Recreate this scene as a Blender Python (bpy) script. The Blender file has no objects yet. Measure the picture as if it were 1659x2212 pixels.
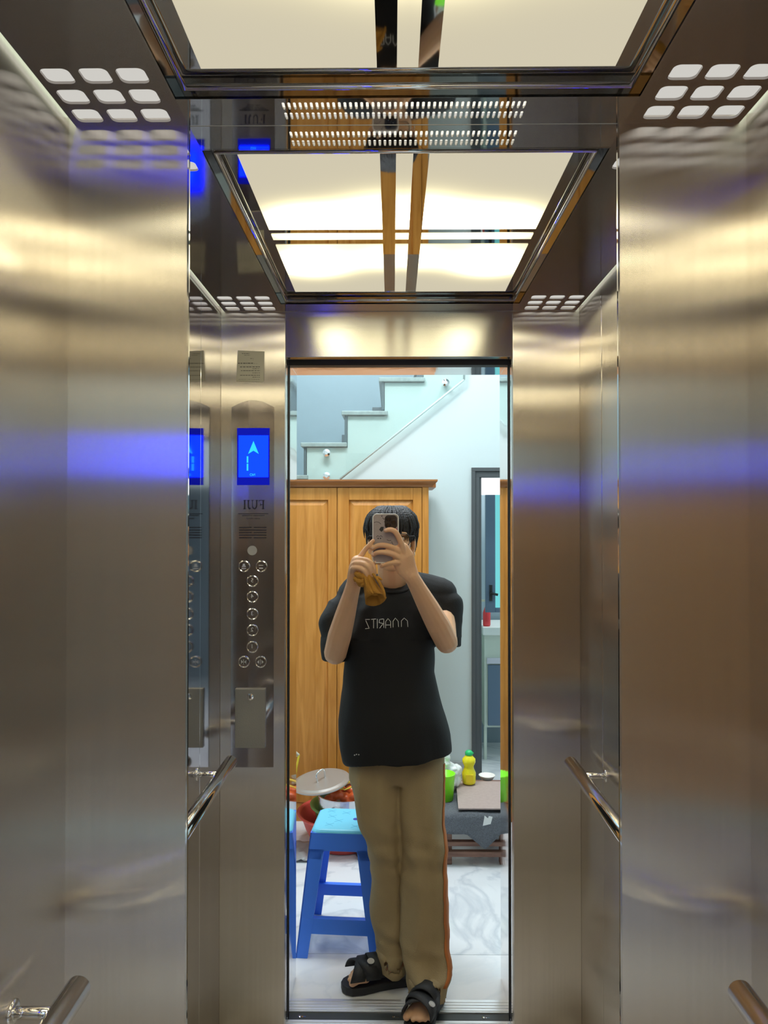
import bpy, bmesh, math, random
from mathutils import Vector, Matrix, noise
from math import sin, cos, pi, radians
random.seed(7)
SC = bpy.context.scene
COL = SC.collection

# ------------------------------------------------------------ camera, world, exposure
D = 1.28          # distance of the lens from the looking glass (plane Y = 0)
HC = 1.60         # height of the lens
F = 1661.0        # focal length in pixels of the 1659 x 2212 frame
cam_data = bpy.data.cameras.new('camera')
cam = bpy.data.objects.new('camera', cam_data); COL.objects.link(cam)
cam_data.sensor_fit = 'VERTICAL'; cam_data.sensor_height = 24.0
cam_data.lens = 24.0*F/2212.0
cam_data.clip_start = 0.02
cam.location = (0, -D, HC)
cam.rotation_euler = (radians(90+0.724), 0, radians(0.638))
SC.camera = cam
CR = cam.rotation_euler.to_matrix()
w = bpy.data.worlds.new('world'); SC.world = w; w.use_nodes = True
w.node_tree.nodes['Background'].inputs[0].default_value = (0.75, 0.82, 0.9, 1)
w.node_tree.nodes['Background'].inputs[1].default_value = 0.15
SC.view_settings.view_transform = 'Standard'; SC.view_settings.look = 'None'
SC.view_settings.gamma = 1.0; SC.view_settings.exposure = 0.0
SC.view_settings.use_curve_mapping = False
SC.cycles.max_bounces = 14; SC.cycles.glossy_bounces = 10; SC.cycles.diffuse_bounces = 4
SC.cycles.transparent_max_bounces = 12
SC.cycles.sample_clamp_indirect = 6.0
SC.cycles.use_denoising = True
SC.cycles.caustics_reflective = True

def P(px, py, d):
    """world point at distance d in front of the lens on the sight line of a photo pixel"""
    v = CR @ Vector(((px-829.5), -(py-1106.0), -F))
    v *= d / v.y
    return Vector((0, -D, HC)) + v
def PX(px, d, py=1127): return P(px, py, d).x
def PZ(py, d, px=848): return P(px, py, d).z

# ------------------------------------------------------------ cabin dimensions
CX = 0.0226                       # middle of the cabin
XL, XR = CX-0.5665, CX+0.5665     # side walls
LD = 1.141                        # depth of the cabin
HZ = 2.2645                       # ceiling
MX0, MX1 = -0.3414, 0.3753        # looking glass
DX0, DX1 = -0.3396, 0.379         # door opening
DZ = 2.12

# ------------------------------------------------------------ materials
def newmat(name):
    m = bpy.data.materials.new(name); m.use_nodes = True
    nt = m.node_tree; b = nt.nodes['Principled BSDF']
    return m, nt, b
def plain(name, col, rough=0.5, metal=0.0, bump=0.0, bscale=60.0, var=0.0, vscale=8.0, spec=0.5, coat=0.0, sub=0.0):
    m, nt, b = newmat(name)
    b.inputs['Base Color'].default_value = (*col, 1)
    b.inputs['Roughness'].default_value = rough
    b.inputs['Metallic'].default_value = metal
    b.inputs['Specular IOR Level'].default_value = spec
    if coat: b.inputs['Coat Weight'].default_value = coat; b.inputs['Coat Roughness'].default_value = 0.08
    if sub:
        b.inputs['Subsurface Weight'].default_value = sub
        b.inputs['Subsurface Radius'].default_value = (1, .35, .2); b.inputs['Subsurface Scale'].default_value = 0.008
    tc = nt.nodes.new('ShaderNodeTexCoord')
    if var:
        n = nt.nodes.new('ShaderNodeTexNoise'); n.inputs['Scale'].default_value = vscale; n.inputs['Detail'].default_value = 4
        nt.links.new(tc.outputs['Object'], n.inputs['Vector'])
        r = nt.nodes.new('ShaderNodeMixRGB')
        r.inputs[1].default_value = (*[c*(1-var) for c in col], 1)
        r.inputs[2].default_value = (*[min(1, c*(1+var)) for c in col], 1)
        nt.links.new(n.outputs['Fac'], r.inputs[0]); nt.links.new(r.outputs[0], b.inputs['Base Color'])
    if bump:
        n = nt.nodes.new('ShaderNodeTexNoise'); n.inputs['Scale'].default_value = bscale; n.inputs['Detail'].default_value = 5
        nt.links.new(tc.outputs['Object'], n.inputs['Vector'])
        u = nt.nodes.new('ShaderNodeBump'); u.inputs['Strength'].default_value = bump; u.inputs['Distance'].default_value = 0.01
        nt.links.new(n.outputs['Fac'], u.inputs['Height']); nt.links.new(u.outputs[0], b.inputs['Normal'])
    return m
def glow(name, col, strength):
    m = bpy.data.materials.new(name); m.use_nodes = True; nt = m.node_tree; nt.nodes.clear()
    e = nt.nodes.new('ShaderNodeEmission'); o = nt.nodes.new('ShaderNodeOutputMaterial')
    e.inputs[0].default_value = (*col, 1); e.inputs[1].default_value = strength
    nt.links.new(e.outputs[0], o.inputs[0]); return m
def brushed(name, col, rough, aniso, tangent, wav=0.15, wscale=2.0, streak=(160, 160, 1.2)):
    """hairline steel: grain along `tangent`, reflections smeared across it, sheet slightly wavy"""
    m = bpy.data.materials.new(name); m.use_nodes = True; nt = m.node_tree; nt.nodes.clear()
    o = nt.nodes.new('ShaderNodeOutputMaterial')
    g = nt.nodes.new('ShaderNodeBsdfAnisotropic'); g.distribution = 'GGX'
    g.inputs['Roughness'].default_value = rough; g.inputs['Anisotropy'].default_value = aniso
    cv = nt.nodes.new('ShaderNodeCombineXYZ')
    for i in range(3): cv.inputs[i].default_value = tangent[i]
    nt.links.new(cv.outputs[0], g.inputs['Tangent'])
    gm = nt.nodes.new('ShaderNodeNewGeometry')
    mp = nt.nodes.new('ShaderNodeMapping'); mp.inputs['Scale'].default_value = streak
    nt.links.new(gm.outputs['Position'], mp.inputs['Vector'])
    n = nt.nodes.new('ShaderNodeTexNoise'); n.inputs['Scale'].default_value = 1.0; n.inputs['Detail'].default_value = 3
    nt.links.new(mp.outputs[0], n.inputs['Vector'])
    mx = nt.nodes.new('ShaderNodeMixRGB'); nt.links.new(n.outputs['Fac'], mx.inputs[0])
    mx.inputs[1].default_value = (*[c*.94 for c in col], 1); mx.inputs[2].default_value = (*[min(1, c*1.06) for c in col], 1)
    nt.links.new(mx.outputs[0], g.inputs['Color'])
    n2 = nt.nodes.new('ShaderNodeTexNoise'); n2.inputs['Scale'].default_value = wscale; n2.inputs['Detail'].default_value = 1.5
    nt.links.new(gm.outputs['Position'], n2.inputs['Vector'])
    u = nt.nodes.new('ShaderNodeBump'); u.inputs['Strength'].default_value = wav; u.inputs['Distance'].default_value = 0.012
    nt.links.new(n2.outputs['Fac'], u.inputs['Height']); nt.links.new(u.outputs[0], g.inputs['Normal'])
    nt.links.new(g.outputs[0], o.inputs[0]); return m
def wood(name, c1, c2, scale=(14, 14, 1.1), rough=0.35):
    m, nt, b = newmat(name)
    tc = nt.nodes.new('ShaderNodeTexCoord'); mp = nt.nodes.new('ShaderNodeMapping'); mp.inputs['Scale'].default_value = scale
    nt.links.new(tc.outputs['Object'], mp.inputs['Vector'])
    n = nt.nodes.new('ShaderNodeTexNoise'); n.inputs['Scale'].default_value = 2.2; n.inputs['Detail'].default_value = 6; n.inputs['Distortion'].default_value = 1.2
    nt.links.new(mp.outputs[0], n.inputs['Vector'])
    r = nt.nodes.new('ShaderNodeValToRGB'); r.color_ramp.elements[0].position = .35; r.color_ramp.elements[1].position = .65
    r.color_ramp.elements[0].color = (*c1, 1); r.color_ramp.elements[1].color = (*c2, 1)
    nt.links.new(n.outputs['Fac'], r.inputs[0]); nt.links.new(r.outputs[0], b.inputs['Base Color'])
    b.inputs['Roughness'].default_value = rough
    return m
def marble(name, base, vein, rough=0.15):
    m, nt, b = newmat(name)
    gm = nt.nodes.new('ShaderNodeNewGeometry')
    n = nt.nodes.new('ShaderNodeTexNoise'); n.inputs['Scale'].default_value = 2.5; n.inputs['Detail'].default_value = 8; n.inputs['Distortion'].default_value = 1.6
    nt.links.new(gm.outputs['Position'], n.inputs['Vector'])
    r = nt.nodes.new('ShaderNodeValToRGB'); e = r.color_ramp.elements
    e[0].position = .44; e[0].color = (*base, 1); e[1].position = .56; e[1].color = (*base, 1)
    q = e.new(.5); q.color = (*vein, 1)
    nt.links.new(n.outputs['Fac'], r.inputs[0]); nt.links.new(r.outputs[0], b.inputs['Base Color'])
    b.inputs['Roughness'].default_value = rough; return m
def clear(name, tint, gloss=0.06):
    m = bpy.data.materials.new(name); m.use_nodes = True; nt = m.node_tree; nt.nodes.clear()
    o = nt.nodes.new('ShaderNodeOutputMaterial'); t = nt.nodes.new('ShaderNodeBsdfTransparent'); g = nt.nodes.new('ShaderNodeBsdfGlossy')
    t.inputs[0].default_value = (*tint, 1); g.inputs['Roughness'].default_value = 0.02
    mx = nt.nodes.new('ShaderNodeMixShader'); mx.inputs[0].default_value = gloss
    nt.links.new(t.outputs[0], mx.inputs[1]); nt.links.new(g.outputs[0], mx.inputs[2]); nt.links.new(mx.outputs[0], o.inputs[0]); return m

M = {}
M['steel'] = brushed('hairline_steel', (.74, .69, .63), .225, .80, (0, 0, 1))
M['steel_panel'] = brushed('hairline_steel_panel', (.76, .71, .65), .225, .80, (0, 0, 1), wav=.12)
M['steel_h'] = brushed('hairline_steel_transom', (.54, .52, .48), .22, .45, (1, 0, 0), wav=.05, streak=(1.2, 160, 160))
M['polished'] = plain('polished_steel', (.50, .48, .48), .07, 1.0, bump=.02, bscale=2.5)
M['chrome'] = plain('chrome', (.80, .80, .80), .05, 1.0, bump=.03, bscale=9)
M['ceiling_mirror'] = plain('mirror_finish_ceiling', (.50, .49, .47), .03, 1.0, bump=.012, bscale=3)
M['ceiling_dark'] = plain('dark_mirror_ceiling', (.42, .39, .37), .09, 1.0, bump=.02, bscale=3)
M['control_plate'] = plain('smoked_steel_plate', (.58, .56, .58), .06, 1.0, bump=.015, bscale=3)
M['box_steel'] = plain('satin_steel_cover', (.50, .49, .44), .38, 1.0, bump=.12, bscale=260)
M['black'] = plain('black_rubber', (.012, .012, .014), .5)
M['engraving'] = plain('dark_engraving', (.015, .015, .03), .5)
M['paper'] = plain('notice_paper', (.55, .52, .40), .8)
M['ink'] = plain('ink', (.06, .06, .05), .8)
M['backing'] = glow('lit_backing', (1.0, .97, .90), .62)
M['slot_back'] = glow('lit_slot_backing', (1.0, .95, .80), 1.1)
M['cove'] = glow('cove_strip', (.88, 1.0, .80), 1.2)
M['screen'] = glow('blue_screen', (.0004, .0042, 1.0), 20.0)
M['screen_border'] = glow('blue_screen_border', (.006, .010, .42), 1.0)
M['screen_mark'] = glow('cyan_screen_mark', (.04, .70, .95), 1.1)
M['wall'] = plain('white_paint', (.56, .655, .66), .75)
M['wall_blue'] = plain('blue_grey_paint', (.30, .38, .44), .8)
M['tile'] = marble('floor_marble', (.80, .83, .86), (.62, .66, .71), .12)
M['threshold'] = marble('threshold_marble', (.88, .90, .93), (.82, .85, .89), .2)
M['granite'] = plain('grey_granite', (.33, .37, .38), .35, var=.35, vscale=40)
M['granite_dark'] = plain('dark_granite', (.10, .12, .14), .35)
M['skirting'] = plain('grey_tile', (.40, .43, .43), .4, var=.2, vscale=30)
M['alu'] = plain('aluminium', (.84, .86, .88), .38, .7, bump=.05, bscale=40)
M['oak'] = wood('orange_wood', (.50, .19, .026), (.66, .28, .055))
M['oak_h'] = wood('orange_wood_rail', (.48, .18, .026), (.62, .26, .055), (1.1, 14, 14))
M['crown'] = wood('brown_crown_wood', (.28, .10, .03), (.42, .17, .05), (1.1, 14, 14))
M['glass'] = clear('greenish_glass', (.94, .98, .965), .04)
M['frame_grey'] = plain('charcoal_frame', (.075, .085, .09), .4)
M['slate'] = plain('slate_blue_leaf', (.10, .16, .24), .4)
M['teal'] = glow('glowing_teal_glass', (.22, .80, .84), .85)  # pane emits by itself: light through the glass is put into its glow
M['lamp_white'] = glow('lit_white', (1, 1, 1), 1.6)
M['cream'] = plain('pale_cupboard', (.62, .70, .62), .5)

def panel_light():
    """frosted diffuser with warm tubes behind it: light falls off away from the tubes"""
    m = bpy.data.materials.new('frosted_light_panel'); m.use_nodes = True; nt = m.node_tree; nt.nodes.clear()
    o = nt.nodes.new('ShaderNodeOutputMaterial'); e = nt.nodes.new('ShaderNodeEmission')
    gm = nt.nodes.new('ShaderNodeNewGeometry'); sx = nt.nodes.new('ShaderNodeSeparateXYZ')
    nt.links.new(gm.outputs['Position'], sx.inputs[0])
    def mth(op, a, b=None):
        n = nt.nodes.new('ShaderNodeMath'); n.operation = op
        for i, v in enumerate((a, b)):
            if v is None: continue
            if isinstance(v, (int, float)): n.inputs[i].default_value = v
            else: nt.links.new(v, n.inputs[i])
        return n.outputs[0]
    ax = mth('ABSOLUTE', mth('SUBTRACT', sx.outputs[0], CX)); ay = mth('ABSOLUTE', sx.outputs[1])
    tot = None
    for (lx, ly, s, a) in ((.22, .47, .075, 1.0), (.24, .74, .075, 1.0), (.03, .43, .085, .9), (.03, .70, .07, .6)):
        if a == 0: continue
        q = mth('ADD', mth('POWER', mth('SUBTRACT', ax, lx), 2), mth('POWER', mth('SUBTRACT', ay, ly), 2))
        gsn = mth('MULTIPLY', mth('EXPONENT', mth('MULTIPLY', q, -1/(2*s*s))), a)
        tot = gsn if tot is None else mth('ADD', tot, gsn)
    r = nt.nodes.new('ShaderNodeValToRGB'); nt.links.new(tot, r.inputs[0])
    el = r.color_ramp.elements
    el[0].position = 0.0; el[0].color = (.64, .58, .43, 1)
    el[1].position = 1.0; el[1].color = (1.0, .93, .66, 1)
    k = el.new(.40); k.color = (.88, .78, .46, 1)
    k = el.new(.70); k.color = (1.0, .93, .62, 1)
    st = mth('ADD', mth('MULTIPLY', mth('POWER', tot, 2.2), 11.0), 1.0)
    nt.links.new(r.outputs[0], e.inputs[0]); nt.links.new(st, e.inputs[1]); nt.links.new(e.outputs[0], o.inputs[0])
    return m
M['panel'] = panel_light()

# ------------------------------------------------------------ helpers
def finish(bm, name, mat, parent=None, smooth=False, bevel=0.0, kind=None, segs=2):
    bmesh.ops.recalc_face_normals(bm, faces=bm.faces)
    me = bpy.data.meshes.new(name); bm.to_mesh(me); bm.free()
    return finish_me(me, name, mat, parent, smooth, bevel, kind, segs)
def finish_me(me, name, mat, parent=None, smooth=False, bevel=0.0, kind=None, segs=2):
    me.materials.clear()
    for mm in (mat if isinstance(mat, (list, tuple)) else [mat]): me.materials.append(mm)
    for p in me.polygons: p.use_smooth = smooth
    o = bpy.data.objects.new(name, me); COL.objects.link(o)
    if bevel:
        b = o.modifiers.new('bevel', 'BEVEL'); b.width = bevel; b.segments = segs; b.limit_method = 'ANGLE'; b.angle_limit = radians(40)
        b.harden_normals = False
    if parent is not None:
        o.parent = parent
        o.matrix_parent_inverse = parent.matrix_basis.inverted()
    if kind: o['kind'] = kind
    return o
def box(bm, x0, x1, y0, y1, z0, z1, rot=None, org=None):
    vs = [bm.verts.new((x, y, z)) for x in (x0, x1) for y in (y0, y1) for z in (z0, z1)]
    for f in ((0, 1, 3, 2), (4, 6, 7, 5), (0, 4, 5, 1), (2, 3, 7, 6), (0, 2, 6, 4), (1, 5, 7, 3)):
        bm.faces.new([vs[i] for i in f])
    if rot is not None:
        c = Vector(org) if org is not None else Vector(((x0+x1)/2, (y0+y1)/2, (z0+z1)/2))
        for v in vs: v.co = c + rot @ (v.co - c)
    return vs
def nb(): return bmesh.new()
def tube(bm, pts, radii, seg=12, caps=True, up=None, flat=1.0):
    """swept tube; radii: number, list of numbers or list of (ra, rb); flat squashes rb"""
    pts = [Vector(p) for p in pts]; n = len(pts)
    if not isinstance(radii, (list, tuple)): radii = [radii]*n
    rings = []; ref = Vector(up) if up is not None else None
    prev = None
    for i, p in enumerate(pts):
        t = (pts[min(i+1, n-1)] - pts[max(i-1, 0)]).normalized()
        if ref is not None: a = (ref - t*ref.dot(t))
        elif prev is None:
            a = Vector((0, 0, 1)) if abs(t.z) < .9 else Vector((1, 0, 0)); a = a - t*a.dot(t)
        else: a = prev - t*prev.dot(t)
        if a.length < 1e-6: a = t.orthogonal()
        a.normalize(); prev = a; b = t.cross(a)
        r = radii[i]; ra, rb = (r if isinstance(r, (list, tuple)) else (r, r*flat))
        rings.append([bm.verts.new(p + a*ra*cos(2*pi*k/seg) + b*rb*sin(2*pi*k/seg)) for k in range(seg)])
    for i in range(n-1):
        for k in range(seg):
            bm.faces.new((rings[i][k], rings[i][(k+1) % seg], rings[i+1][(k+1) % seg], rings[i+1][k]))
    if caps:
        bm.faces.new(rings[0][::-1]); bm.faces.new(rings[-1])
    return rings
def limb(bm, pts, radii, seg=14, up=None, flat=1.0):
    """tube with rounded ends"""
    pts = [Vector(p) for p in pts]; radii = list(radii) if isinstance(radii, (list, tuple)) else [radii]*len(pts)
    def sc(r, k): return (r[0]*k, r[1]*k) if isinstance(r, tuple) else r*k
    def mx(r): return max(r) if isinstance(r, tuple) else r
    d0 = (pts[0]-pts[1]).normalized(); d1 = (pts[-1]-pts[-2]).normalized()
    P2, R2 = [], []
    for k in (1.0, .8, .5): P2.append(pts[0]+d0*mx(radii[0])*k*.95); R2.append(sc(radii[0], max(.12, math.sqrt(1-k*k*.97))))
    P2 += pts; R2 += radii
    for k in (.5, .8, 1.0): P2.append(pts[-1]+d1*mx(radii[-1])*k*.95); R2.append(sc(radii[-1], max(.12, math.sqrt(1-k*k*.97))))
    return tube(bm, P2, R2, seg, True, up, flat)
def smooth_path(pts, rad, sub=4):
    """Catmull-Rom through points and radii"""
    pts = [Vector(p) for p in pts]; out, ro = [], []
    n = len(pts)
    for i in range(n-1):
        p0, p1, p2, p3 = pts[max(i-1, 0)], pts[i], pts[i+1], pts[min(i+2, n-1)]
        for s in range(sub):
            t = s/sub
            out.append(.5*((2*p1)+(p2-p0)*t+(2*p0-5*p1+4*p2-p3)*t*t+(3*p1-p0-3*p2+p3)*t**3))
            a, b = rad[i], rad[i+1]
            ro.append(tuple(a[j]*(1-t)+b[j]*t for j in (0, 1)) if isinstance(a, tuple) else a*(1-t)+b*t)
    out.append(pts[-1]); ro.append(rad[-1]); return out, ro
def lathe(bm, prof, c=(0, 0, 0), seg=32, ax='z', mat=None, closed=False):
    rings = []
    for r, z in prof:
        ring = []
        for k in range(seg):
            a = 2*pi*k/seg
            v = Vector((r*cos(a), r*sin(a), z))
            if ax == 'y': v = Vector((v.x, v.z, v.y))
            if ax == 'x': v = Vector((v.z, v.x, v.y))
            if mat is not None: v = mat @ v
            ring.append(bm.verts.new(v + Vector(c)))
        rings.append(ring)
    for i in range(len(rings)-1):
        for k in range(seg): bm.faces.new((rings[i][k], rings[i][(k+1) % seg], rings[i+1][(k+1) % seg], rings[i+1][k]))
    if not closed:
        bm.faces.new(rings[0][::-1]); bm.faces.new(rings[-1])
    else:
        for k in range(seg): bm.faces.new((rings[-1][k], rings[-1][(k+1) % seg], rings[0][(k+1) % seg], rings[0][k]))
def ell(bm, c, r, rot=None, seg=20, rg=14):
    res = bmesh.ops.create_uvsphere(bm, u_segments=seg, v_segments=rg, radius=1.0)
    for v in res['verts']:
        q = Vector((v.co.x*r[0], v.co.y*r[1], v.co.z*r[2]))
        if rot is not None: q = rot @ q
        v.co = q + Vector(c)
def prism(bm, poly, a0, a1, axis='y', tess=False):
    """polygon in the plane across `axis`, extruded between a0 and a1"""
    def mk(p, a):
        return (p[0], a, p[1]) if axis == 'y' else ((a, p[0], p[1]) if axis == 'x' else (p[0], p[1], a))
    A = [bm.verts.new(mk(p, a0)) for p in poly]; B = [bm.verts.new(mk(p, a1)) for p in poly]
    if tess:
        from mathutils.geometry import tessellate_polygon
        for t_ in tessellate_polygon([[Vector((p[0], p[1], 0)) for p in poly]]):
            bm.faces.new([A[i] for i in t_]); bm.faces.new([B[i] for i in t_[::-1]])
    else:
        bm.faces.new(A); bm.faces.new(B[::-1])
    for i in range(len(poly)):
        j = (i+1) % len(poly); bm.faces.new((A[i], A[j], B[j], B[i]))
def rrect(x0, x1, y0, y1, r, n=5):
    out = []
    for cx, cy, a0 in ((x1-r, y1-r, 0), (x0+r, y1-r, 90), (x0+r, y0+r, 180), (x1-r, y0+r, 270)):
        for k in range(n+1):
            a = radians(a0+90*k/n); out.append((cx+r*cos(a), cy+r*sin(a)))
    return out
def plate_with_holes(name, outer, holes, z0, thick, mat, **kw):
    """flat sheet in XY with real holes cut through it"""
    cu = bpy.data.curves.new('sheet', 'CURVE'); cu.dimensions = '2D'; cu.fill_mode = 'BOTH'; cu.extrude = thick/2
    for poly in [outer]+holes:
        s = cu.splines.new('POLY'); s.points.add(len(poly)-1)
        for i, p in enumerate(poly): s.points[i].co = (p[0], p[1], 0, 1)
        s.use_cyclic_u = True
    o = bpy.data.objects.new('sheet', cu); COL.objects.link(o)
    dg = bpy.context.evaluated_depsgraph_get(); me = bpy.data.meshes.new_from_object(o.evaluated_get(dg))
    COL.objects.unlink(o); bpy.data.objects.remove(o)
    me.transform(Matrix.Translation((0, 0, z0+thick/2)))
    return finish_me(me, name, mat, **kw)
def remesh(bm, voxel, smooth=4, fac=.5):
    bmesh.ops.recalc_face_normals(bm, faces=bm.faces)
    me = bpy.data.meshes.new('tmp'); bm.to_mesh(me); bm.free()
    o = bpy.data.objects.new('tmp', me); COL.objects.link(o)
    r = o.modifiers.new('r', 'REMESH'); r.mode = 'VOXEL'; r.voxel_size = voxel
    if smooth:
        s = o.modifiers.new('s', 'SMOOTH'); s.factor = fac; s.iterations = smooth
    dg = bpy.context.evaluated_depsgraph_get(); out = bpy.data.meshes.new_from_object(o.evaluated_get(dg))
    COL.objects.unlink(o); bpy.data.objects.remove(o); return out
def text_mesh(s, size, mat, name, origin, parent, mirror=True, depth=.0006, face='-y', center=True):
    cu = bpy.data.curves.new('t', 'FONT'); cu.body = s; cu.size = size; cu.extrude = depth; cu.resolution_u = 4
    if center: cu.align_x = 'CENTER'; cu.align_y = 'CENTER'
    o = bpy.data.objects.new('t', cu); COL.objects.link(o)
    dg = bpy.context.evaluated_depsgraph_get(); me = bpy.data.meshes.new_from_object(o.evaluated_get(dg))
    COL.objects.unlink(o); bpy.data.objects.remove(o)
    for v in me.vertices:
        x, y, z = v.co
        v.co = (origin[0] + (-x if mirror else x), origin[1]-z, origin[2]+y)
    return finish_me(me, name, mat, parent)
def empty(name, label=None, cat=None, loc=(0, 0, 0), group=None):
    o = bpy.data.objects.new(name, None); COL.objects.link(o); o.location = loc; o.empty_display_size = .05
    tag(o, label, cat, group); return o
def tag(o, label=None, cat=None, group=None, kind=None):
    if label: o['label'] = label
    if cat: o['category'] = cat
    if group: o['group'] = group
    if kind: o['kind'] = kind
    return o
REAL = []                       # (object, label on the near side) to be set up a second time on the near side of the glass
def near_copy(o, label=None):
    """the thing itself on the camera's side of the looking glass: the same thing, left-right true"""
    def cp(src, parent):
        c = src.copy(); COL.objects.link(c)
        if parent is None:
            c.parent = None
            c.matrix_world = Matrix.Diagonal((1, -1, 1, 1)) @ src.matrix_basis
            c.location = (src.location.x, -src.location.y, src.location.z)
            c.rotation_euler = (0, 0, 0); c.scale = (1, -1, 1)
        else:
            c.parent = parent
            c.matrix_parent_inverse = src.matrix_parent_inverse.copy()
        for ch in [q for q in SRC if q.parent == src]: cp(ch, c)
        return c
    SRC = list(COL.objects)
    c = cp(o, None)
    if label: c['label'] = label
    return c

# ------------------------------------------------------------ cabin shell
bm = nb(); box(bm, XL-.03, XL, 0.0015, LD+.02, 0, HZ+.08)
wall_left = finish(bm, 'wall_left', M['steel'], kind='structure')
bm = nb(); box(bm, XR, XR+.03, 0.0015, LD+.02, 0, HZ+.08)
wall_right = finish(bm, 'wall_right', M['steel'], kind='structure')
near_copy(wall_left).name = 'wall_left_near'; near_copy(wall_right).name = 'wall_right_near'
bm = nb(); box(bm, XL, MX0, -.0015, .0015, 0, HZ+.03)
tag(finish(bm, 'wall_back_left', M['steel_panel']), kind='structure')
bm = nb(); box(bm, MX1, XR, -.0015, .0015, 0, HZ+.03)
tag(finish(bm, 'wall_back_right', M['steel_panel']), kind='structure')
# bright bevelled edge of the steel panels beside the looking glass, and thin seams in the side walls
bm = nb(); box(bm, MX0-.002, MX0+.001, -.004, .002, 0, HZ+.02)
finish(bm, 'trim_1', M['chrome'], kind='structure')
bm = nb(); box(bm, MX1-.001, MX1+.002, -.004, .002, 0, HZ+.02)
finish(bm, 'trim_2', M['chrome'], kind='structure')
for n_, (sx, x) in enumerate(((1, XL), (-1, XR))):
    bm = nb(); box(bm, min(x, x+sx*.0012), max(x, x+sx*.0012), .888, .8905, 0, HZ-.01)
    o = finish(bm, 'trim_%d' % (3+n_), M['chrome'], kind='structure')
# polished strip of the left side wall beside the control panel
bm = nb(); box(bm, XL, XL+.0008, .66, LD-.004, 0, HZ-.008)
tag(finish(bm, 'trim_5', M['polished']), kind='structure')
# cabin floor, backing above the ceiling
bm = nb(); box(bm, XL, XR, .002, LD-.0, -.03, 0)
fl = finish(bm, 'floor', plain('cabin_vinyl', (.58, .55, .50), .5, var=.2, vscale=20), kind='structure')
near_copy(fl).name = 'floor_near'

# front wall: two return panels and a transom
FW = LD
def front_panel(name, x0, x1, z0, z1, mat):
    bm = nb(); box(bm, x0, x1, FW, FW+.035, z0, z1)
    o = finish(bm, name, mat, kind='structure', bevel=.0015)
    return o
fa = front_panel('wall_front_left', XL, DX0, -.02, HZ+.03, M['steel'])
fb = front_panel('wall_front_right', DX1, XR, -.02, HZ+.03, M['steel'])
fc = front_panel('wall_front_top', DX0, DX1, DZ, HZ+.03, M['steel_h'])
for q, n_ in ((fa, 'wall_front_left_near'), (fb, 'wall_front_right_near'), (fc, 'wall_front_top_near')): near_copy(q).name = n_

# ------------------------------------------------------------ ceiling (per side of the glass)
RX = .364; PXO = .555; RY0, RY1 = .083, 1.058; GAP = .0015
PZ_ = HC+.681
def square_holes(sign, ya):
    hs = []
    for cx in (.522, .465, .410):
        for (y0, y1) in ((.014, .0545), (.070, .1105), (.1265, .166)):
            a, b = (y0, y1) if ya == 0 else (LD-y1, LD-y0)
            hs.append(rrect(CX+sign*cx-.0215, CX+sign*cx+.0215, a, b, .010))
    return hs
for sign, nm in ((-1, 'left'), (1, 'right')):
    xs = sorted((CX+sign*RX, CX+sign*PXO))
    outer = [(xs[0], GAP), (xs[1], GAP), (xs[1], LD-.004), (xs[0], LD-.004)]
    o = plate_with_holes('ceiling_'+nm, outer, square_holes(sign, 0)+square_holes(sign, 1), HZ, .004, M['ceiling_dark'], kind='structure')
    near_copy(o).name = 'ceiling_'+nm+'_near'
slots = []
for k in range(44):
    x = -.174 + k*(.384/43)
    for (a, b) in ((.020, .041), (.050, .071)):
        slots.append(rrect(x-.0022, x+.0022, a, b, .0021, 3))
o = plate_with_holes('ceiling_middle', [(CX-RX, GAP), (CX+RX, GAP), (CX+RX, RY0), (CX-RX, RY0)], slots, HZ, .004, M['ceiling_mirror'], kind='structure')
near_copy(o).name = 'ceiling_middle_near'
bm = nb(); box(bm, CX-RX, CX+RX, RY1, LD-.004, HZ, HZ+.004)
o = finish(bm, 'ceiling_front', M['ceiling_mirror'], kind='structure'); near_copy(o).name = 'ceiling_front_near'
bm = nb(); box(bm, XL-.03, XR+.03, 0, LD+.02, HZ+.052, HZ+.056)
o = finish(bm, 'ceiling_upper', M['backing'], kind='structure'); near_copy(o).name = 'ceiling_upper_near'

def ceiling_light():
    t = empty('ceiling_light', 'mirror-framed ceiling light of frosted panels, seen in the mirror above the doorway', 'ceiling light', (CX, LD/2, HZ))
    # recessed mirror plate with a folded lip and bead all round
    bm = nb(); box(bm, CX-RX, CX+RX, RY0, RY1, PZ_+.0019, PZ_+.010)
    for (a, b, c, d) in ((CX-RX, CX+RX, RY0-.002, RY0), (CX-RX, CX+RX, RY1, RY1+.002), (CX-RX-.002, CX-RX, RY0, RY1), (CX+RX, CX+RX+.002, RY0, RY1)):
        box(bm, a, b, c, d, HZ-.0005, PZ_+.010)
    finish(bm, 'mirror_plate', M['ceiling_mirror'], t)
    bm = nb()
    z = HZ+.006; r = .0042; o_ = .020
    for a, b in (((CX-RX+o_, RY0+o_), (CX+RX-o_, RY0+o_)), ((CX+RX-o_, RY0+o_), (CX+RX-o_, RY1-o_)), ((CX+RX-o_, RY1-o_), (CX-RX+o_, RY1-o_)), ((CX-RX+o_, RY1-o_), (CX-RX+o_, RY0+o_))):
        tube(bm, [(a[0], a[1], z), (b[0], b[1], z)], r, 10)
    finish(bm, 'bead_frame', M['chrome'], t, smooth=True)
    def pan(x0, x1, y0, y1):
        bm = nb(); box(bm, CX+x0, CX+x1, y0, y1, PZ_, PZ_+.0018)
        finish(bm, 'diffuser_panel', M['panel'], t)
    ys = ((.1355, .504), (.534, .568), (.605, .987))
    xs = ((-.3106, -.0461), (-.016, .016), (.0461, .3106))
    for y in ys:
        for x in xs: pan(x[0], x[1], y[0], y[1])
    return t
cl = ceiling_light()
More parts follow.
